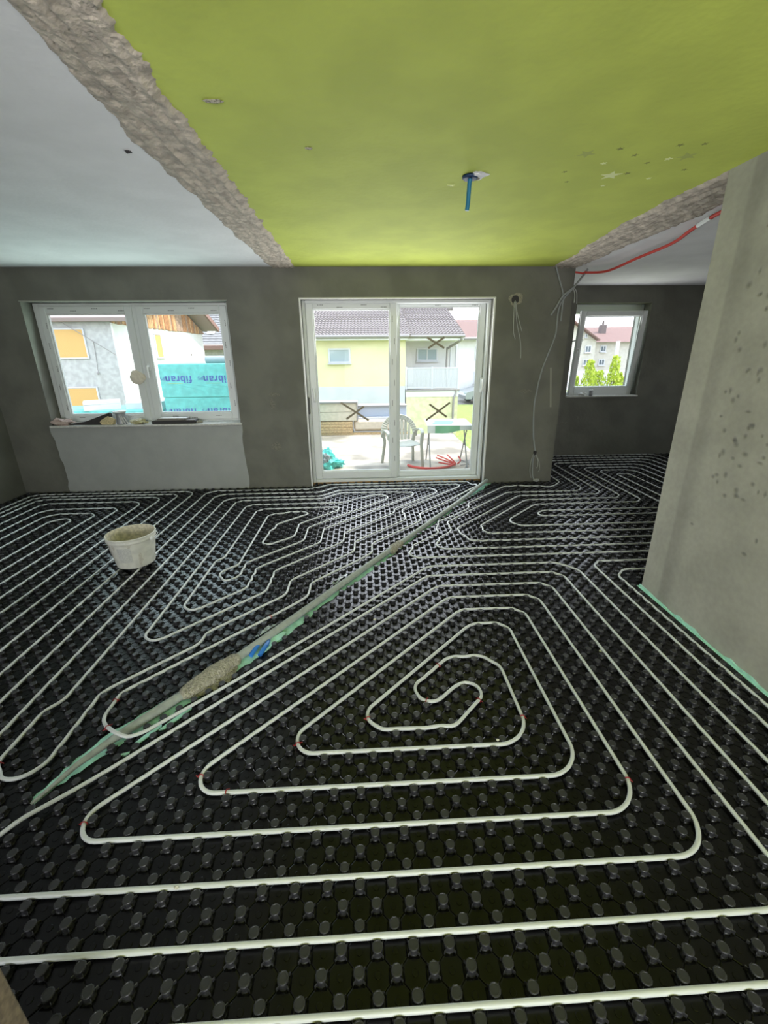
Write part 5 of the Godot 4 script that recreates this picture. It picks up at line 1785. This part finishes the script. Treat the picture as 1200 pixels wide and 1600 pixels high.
func table() -> void:
	var t := thing("folding_table", "white folding table with a green printed cover and thin crossed legs on the terrace", "table", Vector3(1.26, -0.12, -1.52), -0.06)
	var mb := MB.new()
	mb.box(Vector3(0, 0.655, 0), Vector3(0.66, 0.022, 0.70), 0.006)
	part("tabletop", mb, M.table_white, t)
	mb = MB.new()
	mb.grid(func(u: float, v: float) -> Vector3:
		var drop := 0.11 + 0.05 * sin(u * 5.0 + 0.6) * u
		return Vector3(-0.335 + 0.67 * u, 0.672 - drop * v, 0.353 + 0.008 * sin(u * 17.0) * v), 24, 4, Vector3.BACK)
	mb.grid(func(u: float, v: float) -> Vector3: return Vector3(-0.336 + 0.672 * u, 0.6705, -0.352 + 0.706 * v), 4, 4, Vector3.UP)
	var cl := part("cover", mb, M.table_white, t)
	mb = MB.new()
	mb.grid(func(u: float, v: float) -> Vector3:
		var uu := 0.17 + 0.55 * u
		var drop := 0.11 + 0.05 * sin(uu * 5.0 + 0.6) * uu
		return Vector3(-0.335 + 0.67 * uu, 0.668 - drop * 0.92 * v, 0.3555 + 0.008 * sin(uu * 17.0) * v), 16, 3, Vector3.BACK)
	mb.grid(func(u: float, v: float) -> Vector3: return Vector3(-0.22 + 0.30 * u + 0.03 * sin(v * 6.0), 0.6722, -0.12 + 0.36 * v), 6, 6, Vector3.UP)
	part("green_print", mb, M.green_print, cl)
	for s in [-1.0, 1.0]:
		for k in [-1.0, 1.0]:
			mb = MB.new()
			mb.tube([Vector3(0.285 * s + 0.012 * k, 0.645, -0.27 * k), Vector3(0.285 * s + 0.012 * k, 0.0, 0.29 * k)], 0.0105, 8)
			part("leg", mb, M.steel, t)
		mb = MB.new()
		mb.tube([Vector3(0.285 * s, 0.32, -0.02), Vector3(0.285 * s, 0.32, 0.02)], 0.012, 8)
		part("pivot", mb, M.steel, t)

func terrace_things() -> void:
	# red conduit coil end
	var t := thing("red_conduit", "bright red conduit curved on the terrace with frayed ends under the white table", "conduit")
	corrugated(smooth([Vector3(0.635, -0.097, -1.38), Vector3(0.74, -0.097, -1.24), Vector3(0.92, -0.097, -1.15), Vector3(1.12, -0.097, -1.17), Vector3(1.27, -0.095, -1.25), Vector3(1.38, -0.085, -1.36)], 10), 0.021, M.red_tube, t, 0.02)
	for e0 in [[Vector3(1.34, -0.08, -1.24), Vector3(1.22, -0.05, -1.30), Vector3(1.08, -0.02, -1.42)], [Vector3(1.37, -0.09, -1.28), Vector3(1.24, -0.04, -1.42), Vector3(1.13, -0.02, -1.58)], [Vector3(1.36, -0.09, -1.20), Vector3(1.22, -0.07, -1.20), Vector3(1.10, -0.06, -1.26)], [Vector3(1.38, -0.09, -1.30), Vector3(1.32, -0.03, -1.38), Vector3(1.28, 0.0, -1.52)], [Vector3(1.40, -0.085, -1.25), Vector3(1.46, -0.05, -1.32), Vector3(1.44, 0.0, -1.40)]]:
		var e := []
		for q in e0:
			e.append(q + Vector3(0.02, 0, -0.11))
		var mb := MB.new()
		mb.tube(smooth(e, 5), 0.012, 7)
		part("frayed_end", mb, M.red_tube, t)
	var mb2 := MB.new()
	for e in [[Vector3(1.50, -0.11, -1.18), Vector3(1.66, -0.02, -1.52)], [Vector3(1.62, -0.11, -1.20), Vector3(1.50, -0.05, -1.46)], [Vector3(1.54, -0.11, -1.30), Vector3(1.72, -0.10, -1.22)], [Vector3(1.58, -0.11, -1.16), Vector3(1.64, -0.03, -1.36)], [Vector3(1.46, -0.11, -1.36), Vector3(1.66, -0.09, -1.30)]]:
		mb2.tube([e[0], (e[0] + e[1]) * 0.5 + Vector3(0.02, 0.01, 0), e[1]], 0.006, 6)
	single("wire_scraps", mb2, M.gutter, "dark wire scraps on the terrace at the right end of the red conduit", "scraps")
	# turquoise bag
	var bag := thing("plastic_bag", "crumpled turquoise plastic bag with grey stuff inside at the left edge of the terrace view", "bag", Vector3(-0.64, -0.09, -1.36))
	mb2 = MB.new()
	blob(mb2, Vector3(0.0, 0.10, 0.0), Vector3(0.14, 0.16, 0.13), 17, 0.45, 3.0)
	blob(mb2, Vector3(0.14, 0.05, -0.04), Vector3(0.13, 0.06, 0.09), 19, 0.45, 3.0)
	part("bag", mb2, M.bag, bag)
	mb2 = MB.new()
	blob(mb2, Vector3(0.01, 0.14, 0.085), Vector3(0.07, 0.075, 0.06), 5, 0.3)
	part("grey_filling", mb2, M.roll, bag)

func planter() -> void:
	var t := thing("wooden_planter", "wooden boarded garden box with beige panels and a slate blue cover beyond the terrace", "planter")
	for k in 5:
		var mb := MB.new()
		mb.span(Vector3(-2.6, -0.15 + 0.064 * k - 0.3 * float(k == 0), -4.62), Vector3(-0.31, -0.09 + 0.064 * k, -4.33 + 0.006 * (k % 2)), 0.008)
		part("plank", mb, M.plank, t)
	for k in 2:
		var mb := MB.new()
		mb.span(Vector3(-2.6, 0.185 + 0.19 * k, -4.60), Vector3(-0.215, 0.37 + 0.19 * k, -4.32 - 0.004 * k), 0.006)
		part("panel", mb, M.beige_board, t)
	var mb := MB.new()
	mb.span(Vector3(-2.65, 0.565, -4.66), Vector3(-0.19, 0.60, -4.28), 0.006)
	mb.span(Vector3(-0.215, 0.17, -4.60), Vector3(-0.19, 0.565, -4.30), 0.005)
	part("edging", mb, M.gutter, t)
	mb = MB.new()
	mb.span(Vector3(-0.19, 0.235, -4.9), Vector3(0.9, 0.465, -4.55), 0.01)
	part("blue_cover", mb, M.pool_blue, t)
	mb = MB.new()
	mb.span(Vector3(-0.19, 0.46, -4.9), Vector3(0.9, 0.49, -4.5), 0.006)
	part("grey_rim", mb, M.gutter, t)
	mb = MB.new()
	mb.span(Vector3(-0.19, 0.19, -4.9), Vector3(0.9, 0.24, -4.46), 0.008)
	part("white_rim", mb, M.rail_white, t)
	mb = MB.new()
	mb.span(Vector3(-0.29, -0.045, -4.7), Vector3(0.9, 0.19, -4.36), 0.04)
	part("tray", mb, M.beige_board, t)
	mb = MB.new()
	mb.tube(smooth([Vector3(-0.30, 0.18, -4.33), Vector3(-0.30, 0.02, -4.33), Vector3(-0.27, -0.05, -4.33), Vector3(-0.2, -0.062, -4.33), Vector3(0.9, -0.062, -4.33)], 4), 0.014, 7)
	part("tray_edge", mb, M.gutter, t)
	mb = MB.new()
	mb.span(Vector3(-0.31, -0.4, -4.62), Vector3(0.9, -0.075, -4.32), 0.008)
	part("plank", mb, M.plank, t)

func stack_text(parent: Node3D, words: String, at: Vector3, height: float, upside: bool, weight: int) -> void:
	var f := SystemFont.new()
	f.font_names = PackedStringArray(["Droid Sans"])
	f.font_weight = weight
	var tm := TextMesh.new()
	tm.text = words
	tm.font = f
	tm.font_size = 64
	tm.pixel_size = height / 55.0
	tm.depth = 0.003
	var o := part("lettering", tm, M.wrap_print, parent)
	o.position = at
	if upside:
		o.rotation.z = PI

func insulation_stacks() -> void:
	var labels := ["upper turquoise wrapped pack of insulation boards with upside down lettering outside the double window", "lower turquoise wrapped pack of insulation boards under the lettered upper one"]
	for k in 2:
		var y0: float = [0.83, -0.12][k]
		var y1: float = [1.43, 0.825][k]
		var x0: float = [-3.79, -3.775][k]
		var t := thing("board_pack", labels[k], "insulation pack", Vector3.ZERO, 0.0, "")
		var mb := MB.new()
		mb.span(Vector3(x0, y0, -4.2), Vector3(-1.30, y1, -3.2), 0.012)
		part("wrapped_boards", mb, M.wrap, t)
		for c in [[-3.42, 1], [-2.73, 0], [-2.04, 0]]:
			var y := y1 - 0.27
			if k == 1:
				y = y1 - 0.255
			stack_text(t, "fibran", Vector3(c[0] - 0.05 + 0.02, y, -3.1985), 0.145, true, 800)
			stack_text(t, "XPS", Vector3(c[0] - 0.30, y + 0.015, -3.1985), 0.075, true, 500)
			mb = MB.new()
			mb.box(Vector3(c[0] - 0.10, y - 0.075, -3.1985), Vector3(0.27, 0.010, 0.003))
			part("printed_line", mb, M.wrap_line, t)
		# creases of the stretched film
		for q in 6:
			mb = MB.new()
			var xa := -3.70 + 0.36 * q
			mb.tube([Vector3(xa, y1 - 0.33 - 0.02 * (q % 3), -3.200), Vector3(xa + 0.35, y1 - 0.40, -3.1985), Vector3(xa + 0.75, y1 - 0.50 + 0.02 * (q % 2), -3.200)], [0.001, 0.004, 0.001], 5)
			part("film_crease", mb, M.wrap, t)
	var mb := MB.new()
	var rl := []
	for k in 13:
		rl.append(Vector3(-2.98 + 0.14 * k, 1.497, -3.42))
	mb.tube(rl, 0.066, 18)
	single("sheet_roll", mb, M.roll, "grey roll of sheeting lying on top of the turquoise pack", "roll")
	# the lower stack on the left with white foam boards on it
	mb = MB.new()
	mb.span(Vector3(-6.4, -0.12, -4.1), Vector3(-3.9, 0.56, -3.15), 0.012)
	mb.span(Vector3(-6.4, 0.56, -4.1), Vector3(-3.95, 0.615, -3.18), 0.008)
	single("board_pack", mb, M.wrap, "low turquoise insulation pack below the white foam boards outside the left pane", "insulation pack")
	mb = MB.new()
	mb.box(Vector3(-5.06, 0.665, -3.45), Vector3(0.60, 0.10, 0.42), 0.004, Basis(Vector3.UP, 0.5))
	mb.box(Vector3(-5.06, 0.745, -3.45), Vector3(0.60, 0.055, 0.42), 0.004, Basis(Vector3.UP, 0.51))
	single("foam_board", mb, M.eps, "white foam board pile turned askew on the low turquoise pack", "foam board")
	mb = MB.new()
	mb.box(Vector3(-4.28, 0.675, -3.6), Vector3(0.62, 0.12, 0.5), 0.004, Basis(Vector3.UP, 0.12))
	single("foam_board", mb, M.eps, "white foam board lying straight at the right end of the low turquoise pack", "foam board")
